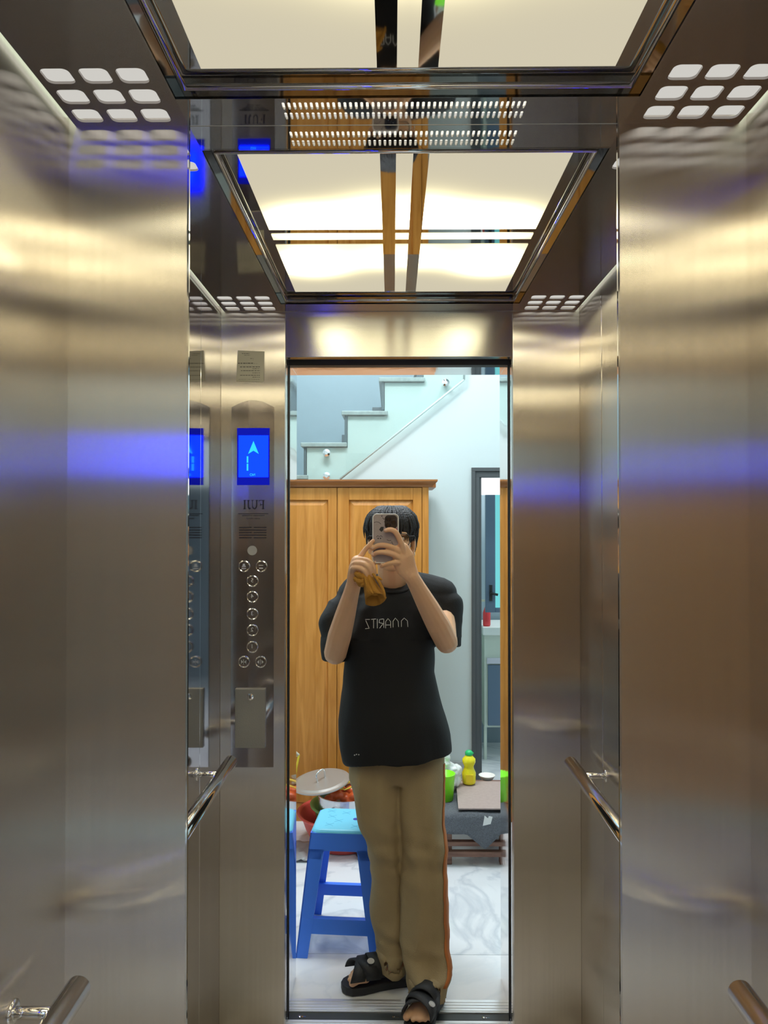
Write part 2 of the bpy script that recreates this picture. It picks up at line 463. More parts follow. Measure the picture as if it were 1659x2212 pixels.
near_copy(cl, 'mirror-framed ceiling light of frosted panels, the nearer one cut by the top of the photo')
# lit boxes behind the square holes
def perforated(sign, ya, label):
    a, b = (.008, .176) if ya == 0 else (LD-.176, LD-.008)
    xs = sorted((CX+sign*.385, CX+sign*.552))
    bm = nb(); box(bm, xs[0], xs[1], a, b, HZ+.010, HZ+.013)
    o = finish(bm, 'vent_diffuser', M['backing']); tag(o, label, 'vent', 'square-hole vents in the ceiling corners'); return o
q = perforated(-1, 0, 'white square-hole vent backing reflected at the upper left edge of the mirror')
near_copy(q, 'white backing of the nine-square vent in the ceiling corner, upper left of the photo')
q = perforated(1, 0, 'white backing of the square-hole vent reflected at the upper right edge of the mirror')
near_copy(q, 'white backing of the nine-square vent in the ceiling corner, upper right of the photo')
perforated(-1, 1, 'small reflected nine-square vent in the ceiling above the control panel')
perforated(1, 1, 'small reflected nine-square vent in the ceiling to the right of the doorway')
bm = nb(); box(bm, -.19, .22, .014, .078, HZ+.012, HZ+.014)
q = tag(finish(bm, 'slot_diffuser', M['slot_back']), 'lit backing of the slotted vent, the lower reflected row of slots', 'vent', 'slotted ceiling vents at the mirror')
near_copy(q, 'lit backing of the slotted vent, the upper nearer row of slots')
# light strip hidden in the gap between ceiling and side walls
for sign, lab in ((-1, 'left'), (1, 'right')):
    xs = sorted((CX+sign*.553, CX+sign*.566))
    bm = nb(); box(bm, xs[0], xs[1], GAP, LD-.01, HZ+.016, HZ+.02)
    q = tag(finish(bm, 'cove_light', M['cove']), 'thin pale light strip along the ceiling edge over the %s wall, reflected in the mirror' % lab, 'light strip')
    near_copy(q, 'thin pale light strip in the ceiling gap above the near %s wall' % lab)

# ------------------------------------------------------------ handrails
def handrail(sign, label):
    xw = XL if sign < 0 else XR; xr = xw - sign*.068; z = .894
    t = empty('handrail', label, 'handrail', (xw, .5, z), 'round steel handrails')
    bm = nb(); tube(bm, [(xr, .108, z), (xr, .112, z), (xr, .985, z), (xr, .99, z)], [.0165, .019, .019, .0165], 24)
    finish(bm, 'rail', M['chrome'], t, smooth=True)
    for y in (.178, .86):
        bm = nb(); tube(bm, [(xw, y, z+.004), (xr, y, z+.004)], .0085, 14)
        lathe(bm, [(.018, 0), (.018, .003), (.012, .006), (.0085, .006)], (xw, y, z+.004), 20, mat=Matrix.Rotation(radians(90 if sign < 0 else -90), 3, 'Y'))
        finish(bm, 'bracket', M['chrome'], t, smooth=True)
    return t
q = handrail(-1, 'round steel handrail on the left wall, reflected below the key box')
near_copy(q, 'round steel handrail on the left wall, its near end at the bottom left corner')
q = handrail(1, 'round steel handrail on the right wall, reflected right of the doorway')
near_copy(q, 'round steel handrail on the right wall, its near end at the bottom right corner')

# ------------------------------------------------------------ control panel on the front return
yF = FW-.0012
def fx(px): return PX(px, D+FW)
def fz(py, px=548): return P(px, py, D+FW).z
cp = empty('control_panel', 'tall mirror-finish lift control panel with blue display and round floor buttons', 'control panel', (fx(547), yF, 1.4))
x0, x1, zt, zb = fx(500), fx(592), fz(880), fz(1657)
arch = [(x0, zb), (x1, zb), (x1, zt)]
for k in range(1, 12):
    u = k/12; arch.append((x1+(x0-x1)*u, zt+sin(pi*u)*.022))
arch.append((x0, zt))
bm = nb(); prism(bm, arch, yF-.0025, yF); finish(bm, 'face_plate', M['control_plate'], cp, bevel=.0006)
yP = yF-.0028
sc = nb(); box(sc, fx(512.5), fx(582.5), yP-.002, yP, fz(1048), fz(925)); scr = finish(sc, 'display_bezel', M['screen_border'], cp)
sc = nb(); box(sc, fx(516), fx(580), yP-.0028, yP-.002, fz(1031), fz(941)); scr2 = finish(sc, 'display_screen', M['screen'], scr)
ys_ = yP-.0032
bm = nb()
ax_, az_ = fx(548), fz(953)
prism(bm, [(ax_, az_), (fx(559.5), fz(981)), (ax_, fz(974)), (fx(536.5), fz(981))], ys_, ys_+.0006)
finish(bm, 'up_arrow', M['screen_mark'], scr2)
bm = nb()
box(bm, fx(533.5), fx(537), ys_, ys_+.0006, fz(1000), fz(986)); box(bm, fx(533.5), fx(537), ys_, ys_+.0006, fz(1017), fz(1002))
finish(bm, 'floor_digit', M['screen_mark'], scr2)
text_mesh('NO', .011, M['screen_mark'], 'display_caption', (fx(546), ys_, fz(1026)), scr2)
# engraved name plate, mirror-written: F U J I with serifs
bm = nb()
def stroke(bm, pts, wd, y, closed=False):
    for a, b in zip(pts[:-1], pts[1:]):
        a2, b2 = Vector((a[0], 0, a[1])), Vector((b[0], 0, b[1])); t = (b2-a2).normalized(); n = Vector((-t.z, 0, t.x))*wd/2
        e = t*wd*.3
        q = [a2+n-e, b2+n+e, b2-n+e, a2-n-e]
        A = [bm.verts.new((v.x, y, v.z)) for v in q]; B = [bm.verts.new((v.x, y+.0006, v.z)) for v in q]
        bm.faces.new(A); bm.faces.new(B[::-1])
        for i in range(4): bm.faces.new((A[i], A[(i+1) % 4], B[(i+1) % 4], B[i]))
LX = lambda u: fx(572-u); LZ = lambda v: fz(1099-v)     # u to the left: mirrored writing
yT = yP-.0006
for seg_, wd in (([(3, 0), (3, 18)], .0042), ([(0, 0), (6, 0)], .0016), ([(0, 18), (12, 18), (12, 14)], .0016), ([(3, 9), (9, 9)], .0016), ([(9, 12), (9, 6)], .0016),
                 ([(17, 18), (17, 6), (18.5, 2), (21, 0), (24, 1), (26, 4)], .0036), ([(26, 4), (26, 18)], .0018), ([(14.5, 18), (19.5, 18)], .0016), ([(24, 18), (28, 18)], .0016),
                 ([(35, 18), (35, 4), (33, 0), (31, 1)], .0040), ([(32, 18), (38, 18)], .0016),
                 ([(43, 0), (43, 18)], .0042), ([(40, 0), (46, 0)], .0016), ([(40, 18), (46, 18)], .0016)):
    stroke(bm, [(LX(u), LZ(v)) for u, v in seg_], wd, yT)
finish(bm, 'maker_lettering', M['engraving'], cp)
bm = nb(); box(bm, fx(515), fx(580), yT, yT+.0006, fz(1110.5), fz(1109)); finish(bm, 'rule_line', M['engraving'], cp)
text_mesh('PASSENGER : 6 PERSONS', .0066, M['engraving'], 'capacity_lettering', (fx(547.5), yT, fz(1113.8)), cp)
text_mesh('LOAD : 450 KG', .0066, M['engraving'], 'capacity_lettering', (fx(547.5), yT, fz(1120)), cp)
bm = nb()
for k, y in enumerate((1139.5, 1145, 1150.5, 1156, 1161.5)):
    if k % 2 == 0:
        box(bm, fx(517), fx(544), yT, yT+.0006, fz(y+1), fz(y-1)); box(bm, fx(549), fx(576), yT, yT+.0006, fz(y+1), fz(y-1))
    else: box(bm, fx(517), fx(576), yT, yT+.0006, fz(y+1), fz(y-1))
finish(bm, 'speaker_slots', M['engraving'], cp)
bm = nb(); lathe(bm, [(.0150, -.002), (.0150, .0)], (fx(545.5), yP, fz(1189)), 28, 'y'); finish(bm, 'emergency_lamp', plain('frosted_lamp', (.45, .45, .46), .5), cp)
def button(px, py, s, small=None, icon=None):
    c = (fx(px), yP, fz(py))
    bm = nb(); lathe(bm, [(.0185, 0), (.0185, -.003), (.0165, -.0042), (.0145, -.003), (.0145, 0)], c, 32, 'y', closed=False)
    b = finish(bm, 'button', M['chrome'], cp, smooth=False)
    bm = nb(); lathe(bm, [(.0142, -.0034), (.0142, -.0001)], c, 32, 'y'); finish(bm, 'button_face', M['control_plate'], b)
    y = yP-.0042
    if s: text_mesh(s, .018, M['alu'], 'numeral', (c[0], y, c[2]+.002), b)
    bm = nb()
    if icon == 'open':
        for sg in (-1, 1): prism(bm, [(c[0]+sg*.010, c[2]), (c[0]+sg*.004, c[2]+.006), (c[0]+sg*.004, c[2]-.006)], y, y+.0006)
        box(bm, c[0]-.0008, c[0]+.0008, y, y+.0006, c[2]-.008, c[2]+.008)
    if icon == 'close':
        for sg in (-1, 1): prism(bm, [(c[0]+sg*.002, c[2]), (c[0]+sg*.008, c[2]+.006), (c[0]+sg*.008, c[2]-.006)], y, y+.0006)
        box(bm, c[0]-.0008, c[0]+.0008, y, y+.0006, c[2]-.008, c[2]+.008)
    if icon == 'bell':
        prism(bm, [(c[0]-.007, c[2]-.002), (c[0]+.007, c[2]-.002), (c[0]+.004, c[2]+.002), (c[0]+.003, c[2]+.008), (c[0]-.003, c[2]+.008), (c[0]-.004, c[2]+.002)], y, y+.0006)
        box(bm, c[0]-.007, c[0]+.007, y, y+.0006, c[2]-.009, c[2]-.005)
    if icon == 'bar':
        box(bm, c[0]-.007, c[0]+.007, y, y+.0006, c[2]+.002, c[2]+.0042); box(bm, c[0]-.006, c[0]+.006, y, y+.0006, c[2]-.008, c[2]-.004)
    if icon: finish(bm, 'symbol', M['alu'], b)
    else: bm.free()
button(528, 1223, None, icon='bell'); button(565, 1223, None, icon='bar')
for s, py in (('5', 1255), ('4', 1289), ('3', 1326), ('2', 1361), ('1', 1397)): button(546, py, s)
button(528, 1429, None, icon='close'); button(564, 1429, None, icon='open')
# key box cover
kb = empty('key_box', None, None, (fx(543), yP, fz(1548)))
kb['label'] = 'pale satin steel service box with a key lock low on the control panel'; kb['category'] = 'box'
bm = nb(); box(bm, fx(510.5), fx(575), yP-.010, yP, fz(1613), fz(1486)); finish(bm, 'cover', M['box_steel'], kb, bevel=.001)
bm = nb(); lathe(bm, [(.0105, -.010), (.0105, -.012), (.006, -.013)], (fx(543), yP, fz(1503)), 24, 'y'); lk = finish(bm, 'lock', M['chrome'], kb)
bm = nb(); box(bm, fx(543)-.0012, fx(543)+.0012, yP-.0138, yP-.013, fz(1503)-.005, fz(1503)+.005); finish(bm, 'keyhole', M['black'], lk)
# paper notice
nt_ = empty('paper_notice', 'small printed paper notice taped to the steel above the control panel', 'notice', (fx(541), yF, fz(790)))
bm = nb()
vs = [bm.verts.new((fx(a), yF-.0004-c, fz(b))) for a, b, c in ((510, 823, 0), (569, 825, 0), (571, 760, .002), (513, 757, 0))]
vs2 = [bm.verts.new((v.co.x, v.co.y-.0005, v.co.z)) for v in vs]
bm.faces.new(vs); bm.faces.new(vs2[::-1])
for i in range(4): bm.faces.new((vs[i], vs[(i+1) % 4], vs2[(i+1) % 4], vs2[i]))
finish(bm, 'sheet', M['paper'], nt_)
bm = nb(); rr = random.Random(3)
y = yF-.0016
for py, xa, xb, th in ((764, 522, 546, 1.0), (767.5, 527, 540, .7), (775, 540, 560, .8), (778, 546, 560, .8), (785, 514, 562, 1.6), (793, 518, 561, 1.3), (797, 545, 561, .8), (801, 520, 561, 1.0), (806, 545, 561, .8), (811, 518, 561, 1.0), (815, 545, 561, .8), (820, 515, 560, .5)):
    x = xa
    while x < xb:
        l = rr.uniform(2.0, 6.0); box(bm, fx(x), fx(min(x+l, xb)), y, y+.0003, fz(py+th/2), fz(py-th/2)); x += l+rr.uniform(.8, 1.8)
finish(bm, 'printed_lines', M['ink'], nt_)
near_copy(cp, 'lift control panel on the camera side, outside the frame'); near_copy(nt_, 'paper notice on the camera side, outside the frame')

# ------------------------------------------------------------ door frame, sills
YG0, YG1 = 1.208, 1.251          # running gap of the sliding doors
YJ = 1.44                        # end of the polished jamb
def jamb(name, x, sg):
    bm = nb()
    a, b = sorted((x, x-sg*.012)); box(bm, a, b, FW+.035, YG0, 0, DZ+.0)
    a, b = sorted((x, x-sg*.05)); box(bm, a, b, YG1, YJ, 0, DZ)
    return finish(bm, name, M['chrome'], kind='structure', bevel=.001)
j1 = jamb('door_1_jamb_left', DX0, 1); j2 = jamb('door_1_jamb_right', DX1, -1)
bm = nb(); box(bm, DX0-.05, DX1+.05, FW+.035, YG0, DZ, DZ+.02); box(bm, DX0-.05, DX1+.05, YG1, YJ, DZ, DZ+.05)
j3 = finish(bm, 'door_1_head', M['chrome'], kind='structure')
# the open sliding leaves' rubber edges at both sides and the dark head track
bm = nb()
for x, sg in ((DX0, 1), (DX1, -1)):
    a, b = sorted((x-.001*sg, x+sg*.004)); box(bm, a, b, YG0+.012, YG0+.024, 0, DZ)
box(bm, DX0, DX1, YG0+.002, YG1-.004, DZ-.012, DZ+.002)
j4 = finish(bm, 'door_1_track', M['black'], kind='structure')
bm = nb()
for x, sg in ((DX0, 1), (DX1, -1)):
    a, b = sorted((x-sg*.001, x-sg*.009)); box(bm, a, b, YG0+.026, YG1, 0, DZ); box(bm, a, b, YG0, YG0+.010, 0, DZ)
j5 = finish(bm, 'door_1_edge', M['alu'], kind='structure')
bm = nb(); box(bm, DX0, DX1, FW, YG0-.0, -.03, 0)
for k in range(4): box(bm, DX0, DX1, FW+.006+k*.016, FW+.012+k*.016, 0, .0015)
box(bm, DX0, DX1, YG1, YG1+.066, -.03, 0)
for k in range(4): box(bm, DX0, DX1, YG1+.006+k*.015, YG1+.012+k*.015, 0, .0015)
j6 = finish(bm, 'door_1_sill', M['alu'], kind='structure')
bm = nb(); box(bm, DX0, DX1, YG0, YG1, -.03, -.004)
j7 = finish(bm, 'door_1_sill_strip', plain('dark_sill_strip', (.035, .04, .042), .4), kind='structure')
bm = nb()
for px in (647, 850, 1045):
    x = PX(px, D+1.229, 2187); lathe(bm, [(.0045, -.004), (.0045, -.002), (.002, -.0015)], (x, 1.229, 0), 12); box(bm, x+.006, x+.020, 1.2275, 1.2305, -.004, -.003)
finish(bm, 'door_1_screws', M['chrome'], parent=j7)
for q in (j1, j2, j3, j4, j6): near_copy(q).name = q.name+'_near'

# ------------------------------------------------------------ lobby shell
TY = YG1+.066; YT = D and 2657.6/(2055-1127)-D          # threshold slab ends
bm = nb(); box(bm, DX0-.1, DX1+.1, TY, YT, -.03, 0); th = finish(bm, 'floor_threshold', M['threshold'], kind='structure')
bm = nb()
YW = 4.6-D
xs = [-1.6, -.79, .0, .80, 1.6]; ysl = [YT+.002, YT+.80, YT+1.60, YT+2.4, 5.2]
for i in range(4):
    for k in range(4): box(bm, xs[i]+.001, xs[i+1]-.001, ysl[k]+.001, ysl[k+1]-.001, -.03, 0)
box(bm, -1.6, 1.6, YT, 5.2, -.032, -.002)
box(bm, -1.6, DX0-.1, YG1+.0, YT, -.03, -.0005); box(bm, DX1+.1, 1.6, YG1, YT, -.03, -.0005)
lf = finish(bm, 'floor_lobby', M['tile'], kind='structure')
# stepped stair wall (white) with treads
LZc = 3.0
def q2(px, py, d=4.6): v = P(px, py, d); return (v.x, v.z)
oL = q2(1026, 1012)[0]; oT = q2(1026, 1014)[1]
st = [(-1.6, 0), (oL, 0), (oL, oT), (1.45, oT), (1.45, 0), (1.6, 0), (1.6, LZc)]
s_ = [(663, 967), (751, 899), (831, 827)]
sx = [q2(*a) for a in s_]; rise = (sx[2][1]-sx[0][1])/2; run = (sx[2][0]-sx[0][0])/2
corners = [(sx[0][0]+run*(i-3), sx[0][1]+rise*(i-3)) for i in range(0, 3)]
allc = corners + sx + [(sx[2][0]+run*i, sx[2][1]+rise*i) for i in range(1, 9) if sx[2][1]+rise*i < LZc-.05]
top = [(allc[-1][0]+run, LZc), (allc[-1][0]+run, allc[-1][1])]
poly = st + top
for i in range(len(allc)-1, -1, -1):
    c = allc[i]; poly.append((c[0], c[1]))
    if i: poly.append((c[0], allc[i-1][1]))
poly += [(allc[0][0], allc[0][1]-rise), (-1.6, allc[0][1]-rise)]
bm = nb(); pq = [poly[0]]
for p in poly[1:]:
    if abs(p[0]-pq[-1][0])+abs(p[1]-pq[-1][1]) > 1e-5: pq.append(p)
prism(bm, pq, YW, YW+.10, tess=True)
wb = finish(bm, 'wall_stair', M['wall'], kind='structure')
stair = empty('staircase', 'upper stone staircase with grey treads climbing to the right above the wardrobe', 'staircase', (0, YW+.5, 1.9))
for c in allc[2:]:
    bm = nb(); box(bm, c[0]-.035, c[0]+run-.0+.008, YW-.03, YW+1.0, c[1]+.003, c[1]+.028); finish(bm, 'tread', M['granite'], stair, bevel=.004)
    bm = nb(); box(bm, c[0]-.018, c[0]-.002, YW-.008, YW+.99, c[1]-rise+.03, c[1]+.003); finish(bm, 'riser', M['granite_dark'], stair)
# skirting blocks on the far side of the stair
for k, c in enumerate(allc[2:]):
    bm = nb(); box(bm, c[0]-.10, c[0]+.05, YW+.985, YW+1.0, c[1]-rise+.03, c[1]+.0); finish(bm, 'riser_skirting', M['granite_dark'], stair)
bm = nb(); box(bm, -1.6, 1.6, YW+1.0, YW+1.05, 0, LZc+.8); w2 = finish(bm, 'wall_far', M['wall_blue'], kind='structure')
bm = nb(); box(bm, -1.65, -1.6, YG1, 5.6, 0, LZc+.8); wl = finish(bm, 'wall_lobby_left', M['wall'], kind='structure')
bm = nb(); box(bm, 1.6, 1.65, YG1, 5.6, 0, LZc+.8); wr = finish(bm, 'wall_lobby_right', M['wall'], kind='structure')
bm = nb(); box(bm, -1.65, 1.65, YG1, 5.6, LZc+.8, LZc+.85); cl2 = finish(bm, 'ceiling_lobby', M['wall'], kind='structure')
# wall around the lift door on the lobby side
bm = nb()
box(bm, -1.6, DX0-.05, YG1+.02, YJ-.005, 0, LZc+.8); box(bm, DX1+.05, 1.6, YG1+.02, YJ-.005, 0, LZc+.8); box(bm, DX0-.05, DX1+.05, YG1+.02, YJ-.005, DZ+.05, LZc+.8)
wf = finish(bm, 'wall_lift_side', M['wall'], kind='structure')
bm = nb(); box(bm, -.76+.95, oL-.003, YW-.012, YW, 0, .175); box(bm, -1.6, -.8, YW-.012, YW, 0, .175)
bs = finish(bm, 'baseboard_lobby', M['skirting'], kind='structure')
for q in (th, lf, wb, w2, wl, wr, cl2, wf): near_copy(q).name = q.name+'_near'

# glass balustrade standing off the stair wall
gl = empty('glass_railing', 'clear glass stair balustrade with slanted lower edge and steel standoffs', 'railing', (0, YW-.05, 2.0))
gp = [q2(560, 1036), q2(735, 1036), q2(1001, 823), (q2(1004, 800)[0], LZc-.2), (q2(560, 800)[0], LZc-.2)]
bm = nb(); prism(bm, gp, YW-.045, YW-.035); finish(bm, 'glass_pane', M['glass'], gl)
bm = nb()
for a, b in ((gp[1], gp[2]), (gp[2], gp[3])): tube(bm, [(a[0], YW-.04, a[1]), (b[0], YW-.04, b[1])], .0065, 8)
finish(bm, 'glass_edge', plain('pale_glass_edge', (.50, .62, .62), .2), gl, smooth=True)
for px, py in ((705, 978), (705, 1028), (963, 826)):
    c = P(px, py, 4.55)
    bm = nb(); lathe(bm, [(.016, 0), (.016, -.035), (.022, -.037), (.022, -.047), (.010, -.050), (.004, -.050)], (c.x, YW, c.z), 24, 'y'); finish(bm, 'standoff', M['chrome'], gl)

# lobby lamps (daylight-white ceiling lamps), plus an added fill near the lift door
def area(name, loc, size, power, col, rot=(0, 0, 0)):
    l = bpy.data.lights.new(name, 'AREA'); l.shape = 'RECTANGLE'; l.size, l.size_y = size; l.energy = power; l.color = col
    o = bpy.data.objects.new(name, l); COL.objects.link(o); o.location = loc; o.rotation_euler = rot; return o
for sgn in (1, -1):
    area('lobby_lamp_and_fill', (-.35, sgn*2.05, 3.55), (.7, .5), 44, (.93, .97, 1.0))
    area('lobby_lamp_and_fill', (.75, sgn*2.9, 3.55), (.5, .5), 18, (.93, .97, 1.0))
for sgn in (1, -1):
    area('lobby_lamp_and_fill', (.30, sgn*1.80, 3.5), (.3, .3), 16, (.93, .97, 1.0), (radians(-6*sgn), 0, 0))  # added fill above the stool, brightens the threshold; stands for no fixture
area('stair_lamp', (-.5, YW+.55, 3.6), (.6, .4), 22, (.85, .93, 1.0))
area('bathroom_lamp', (1.0, YW+.6, 2.3), (.4, .4), 12, (.95, 1.0, 1.0))

# ------------------------------------------------------------ wardrobe
WY = 4.12-D
def wardrobe():
    t = empty('wardrobe', 'tall orange-brown wooden wardrobe with raised door panels behind the person', 'wardrobe', (-.3, WY+.22, 0))
    X0, X1, ZT = -1.22, PX(926, 4.12), PZ(1052, 4.12)
    bm = nb(); box(bm, X0, X1, WY+.022, YW-.06, 0.0, ZT); finish(bm, 'body', M['oak'], t)
    zt2 = PZ(1038, 4.12)
    bm = nb()
    prof = [(WY+.02, ZT-.002), (WY-.004, ZT), (WY-.012, ZT+.010), (WY-.030, ZT+.022), (WY-.038, ZT+.030), (WY-.038, zt2+.004), (WY+.02, zt2+.004)]
    # crown moulding: front run plus right return, mitred
    A = [bm.verts.new((X0, y, z)) for y, z in prof]; B = [bm.verts.new((X1+(WY+.02-y)*.8, y, z)) for y, z in prof]
    n = len(prof)
    for i in range(n): bm.faces.new((A[i], A[(i+1) % n], B[(i+1) % n], B[i]))
    bm.faces.new(A[::-1]); bm.faces.new(B)
    box(bm, X0, X1+.04, WY+.02, YW-.06, ZT-.001, zt2+.0035)
    finish(bm, 'crown_moulding', M['crown'], t)
    e = [PX(912, 4.1), PX(727.5, 4.1)]; wd = e[0]-e[1]
    zb, ztp = .10, ZT-.004
    for k in range(3):
        a, b = e[1]-wd*(k-1)-wd+.0015+ (0), 0
        xr = e[0]-wd*k-.0015; xl = e[0]-wd*(k+1)+.0015
        s = .062
        bm = nb()
        box(bm, xl, xl+s, WY, WY+.022, zb, ztp); box(bm, xr-s*.75, xr, WY, WY+.022, zb, ztp)
        box(bm, xl+s, xr-s*.75, WY, WY+.022, ztp-.066, ztp); box(bm, xl+s, xr-s*.75, WY, WY+.022, zb, zb+.08)
        dr = finish(bm, 'door', M['oak'], t, bevel=.002)
        bm = nb()
        a0, a1, c0, c1 = xl+s, xr-s*.75, zb+.08, ztp-.066; q = .028
        lo = [(a0, WY+.014, c0), (a1, WY+.014, c0), (a1, WY+.014, c1), (a0, WY+.014, c1)]
        hi = [(a0+q, WY+.004, c0+q), (a1-q, WY+.004, c0+q), (a1-q, WY+.004, c1-q), (a0+q, WY+.004, c1-q)]
        V0 = [bm.verts.new(p) for p in lo]; V1 = [bm.verts.new(p) for p in hi]
        for i in range(4): bm.faces.new((V0[i], V0[(i+1) % 4], V1[(i+1) % 4], V1[i]))
        bm.faces.new(V1); bm.faces.new([bm.verts.new((p[0], WY+.02, p[2])) for p in lo])
        finish(bm, 'raised_panel', M['oak'], dr)
    bm = nb(); box(bm, e[0]+.001, X1, WY+.002, WY+.022, 0, ZT); finish(bm, 'side_stile', M['oak'], t, bevel=.002)
    bm = nb(); box(bm, X0, e[0], WY+.004, WY+.022, 0, .097); finish(bm, 'plinth', M['oak_h'], t)
    return t
wd_ = wardrobe()
near_copy(wd_, 'wooden wardrobe standing behind the camera, seen only blurred in the steel walls')

# ------------------------------------------------------------ bathroom doorway on the right
fr = M['frame_grey']
bm = nb()
a = PX(1019, 4.58); b = PX(1041, 4.58); zt_ = PZ(1010, 4.58); zi = PZ(1031, 4.58)
box(bm, a, a+.022, YW-.02, YW+.06, 0, zt_-.022); box(bm, a+.022, b-.012, YW-.008, YW+.06, 0, zi); box(bm, b-.012, b, YW+.002, YW+.10, 0, zi)
box(bm, a, 1.47, YW-.02, YW+.06, zt_-.022, zt_); box(bm, a+.022, 1.47, YW-.008, YW+.06, zi, zt_-.022)
finish(bm, 'door_2', fr, kind='structure', bevel=.002)
bd = empty('glass_door', 'dark framed glass door leaf with a black lever handle in the right doorway', 'door', (PX(1060, 4.95), 4.95-D, 1.0))
d_ = 4.95
bm = nb(); box(bm, PX(1048, d_), PX(1069, d_), d_-D-.02, d_-D+.02, PZ(1322, d_), PZ(1069, d_)); box(bm, PX(1069, d_), PX(1120, d_), d_-D-.02, d_-D+.02, PZ(1322, d_), PZ(1312, d_))
finish(bm, 'stile', M['slate'], bd, bevel=.003)
bm = nb(); box(bm, PX(1069, d_), PX(1120, d_), d_-D-.004, d_-D+.004, PZ(1312, d_), PZ(1069, d_)); finish(bm, 'teal_pane', M['teal'], bd)
bm = nb(); box(bm, PX(1056, d_), PX(1062, d_), d_-D-.03, d_-D-.02, PZ(1297, d_), PZ(1263, d_)); tube(bm, [(PX(1059, d_), d_-D-.05, PZ(1280, d_)), (PX(1073, d_), d_-D-.055, PZ(1283, d_))], .008, 10)
tube(bm, [(PX(1059, d_), d_-D-.02, PZ(1280, d_)), (PX(1059, d_), d_-D-.055, PZ(1280, d_))], .008, 10)
finish(bm, 'lever_handle', M['black'], bd)
d_ = 5.3
bm = nb(); box(bm, PX(1030, d_), PX(1120, d_), d_-D, d_-D+.03, PZ(1069, d_), PZ(1025, d_))
tag(finish(bm, 'light_box', M['lamp_white']), 'glaring white light panel at the top of the right doorway', 'light')
bm = nb(); box(bm, .42, 1.6, 5.62-D, 5.66-D, 0, 2.6); box(bm, .40, .43, YW+.11, 5.62-D, 0, 2.6); finish(bm, 'wall_bathroom', plain('pale_green_tile', (.62, .72, .66), .35), kind='structure')
cb = empty('washstand', 'pale washstand cupboard with a slate grey door in the right doorway', 'cupboard', (PX(1065, 5.4), 5.4-D, .4))
d_ = 5.15
bm = nb(); box(bm, PX(1043, d_), PX(1130, d_), d_-D, d_-D+.4, PZ(1372, d_), PZ(1355, d_)); finish(bm, 'counter', plain('white_counter', (.85, .88, .86), .3), cb, bevel=.003)
bm = nb(); box(bm, PX(1047, d_), PX(1130, d_), d_-D+.03, d_-D+.4, PZ(1573, d_), PZ(1372, d_)); finish(bm, 'body', M['cream'], cb)
bm = nb(); box(bm, PX(1054, d_), PX(1128, d_), d_-D+.012, d_-D+.03, PZ(1568, d_), PZ(1437, d_)); finish(bm, 'door', M['slate'], cb, bevel=.002)
bm = nb(); box(bm, PX(1052, d_), PX(1128, d_), d_-D+.010, d_-D+.03, PZ(1434, d_), PZ(1422, d_)); finish(bm, 'rail', plain('lilac_rail', (.55, .57, .66), .4), cb)
bm = nb(); box(bm, PX(1047, d_), PX(1053, d_), d_-D+.05, d_-D+.08, 0, PZ(1573, d_)); finish(bm, 'leg', M['cream'], cb)
bm = nb(); box(bm, PX(1125, d_), PX(1130, d_), d_-D+.05, d_-D+.08, 0, PZ(1573, d_)); finish(bm, 'leg', M['cream'], cb)
rb = empty('spray_bottle', 'red cleaning bottle on the washstand behind the black door handle', 'bottle', (PX(1049, 5.2), 5.2-D, PZ(1355, 5.15)))
bm = nb(); lathe(bm, [(.022, 0), (.026, .01), (.026, .09), (.012, .13), (.010, .15)], (PX(1051, 5.22), 5.22-D, PZ(1355, 5.15)), 20); finish(bm, 'body', plain('red_plastic', (.75, .05, .06), .35), rb, smooth=True)
bm = nb(); lathe(bm, [(.011, .15), (.012, .17), (.004, .18)], (PX(1051, 5.22), 5.22-D, PZ(1355, 5.15)), 16); box(bm, PX(1051, 5.22)-.035, PX(1051, 5.22), 5.215-D, 5.225-D, PZ(1355, 5.15)+.165, PZ(1355, 5.15)+.178)
finish(bm, 'spray_head', M['paper'], rb)

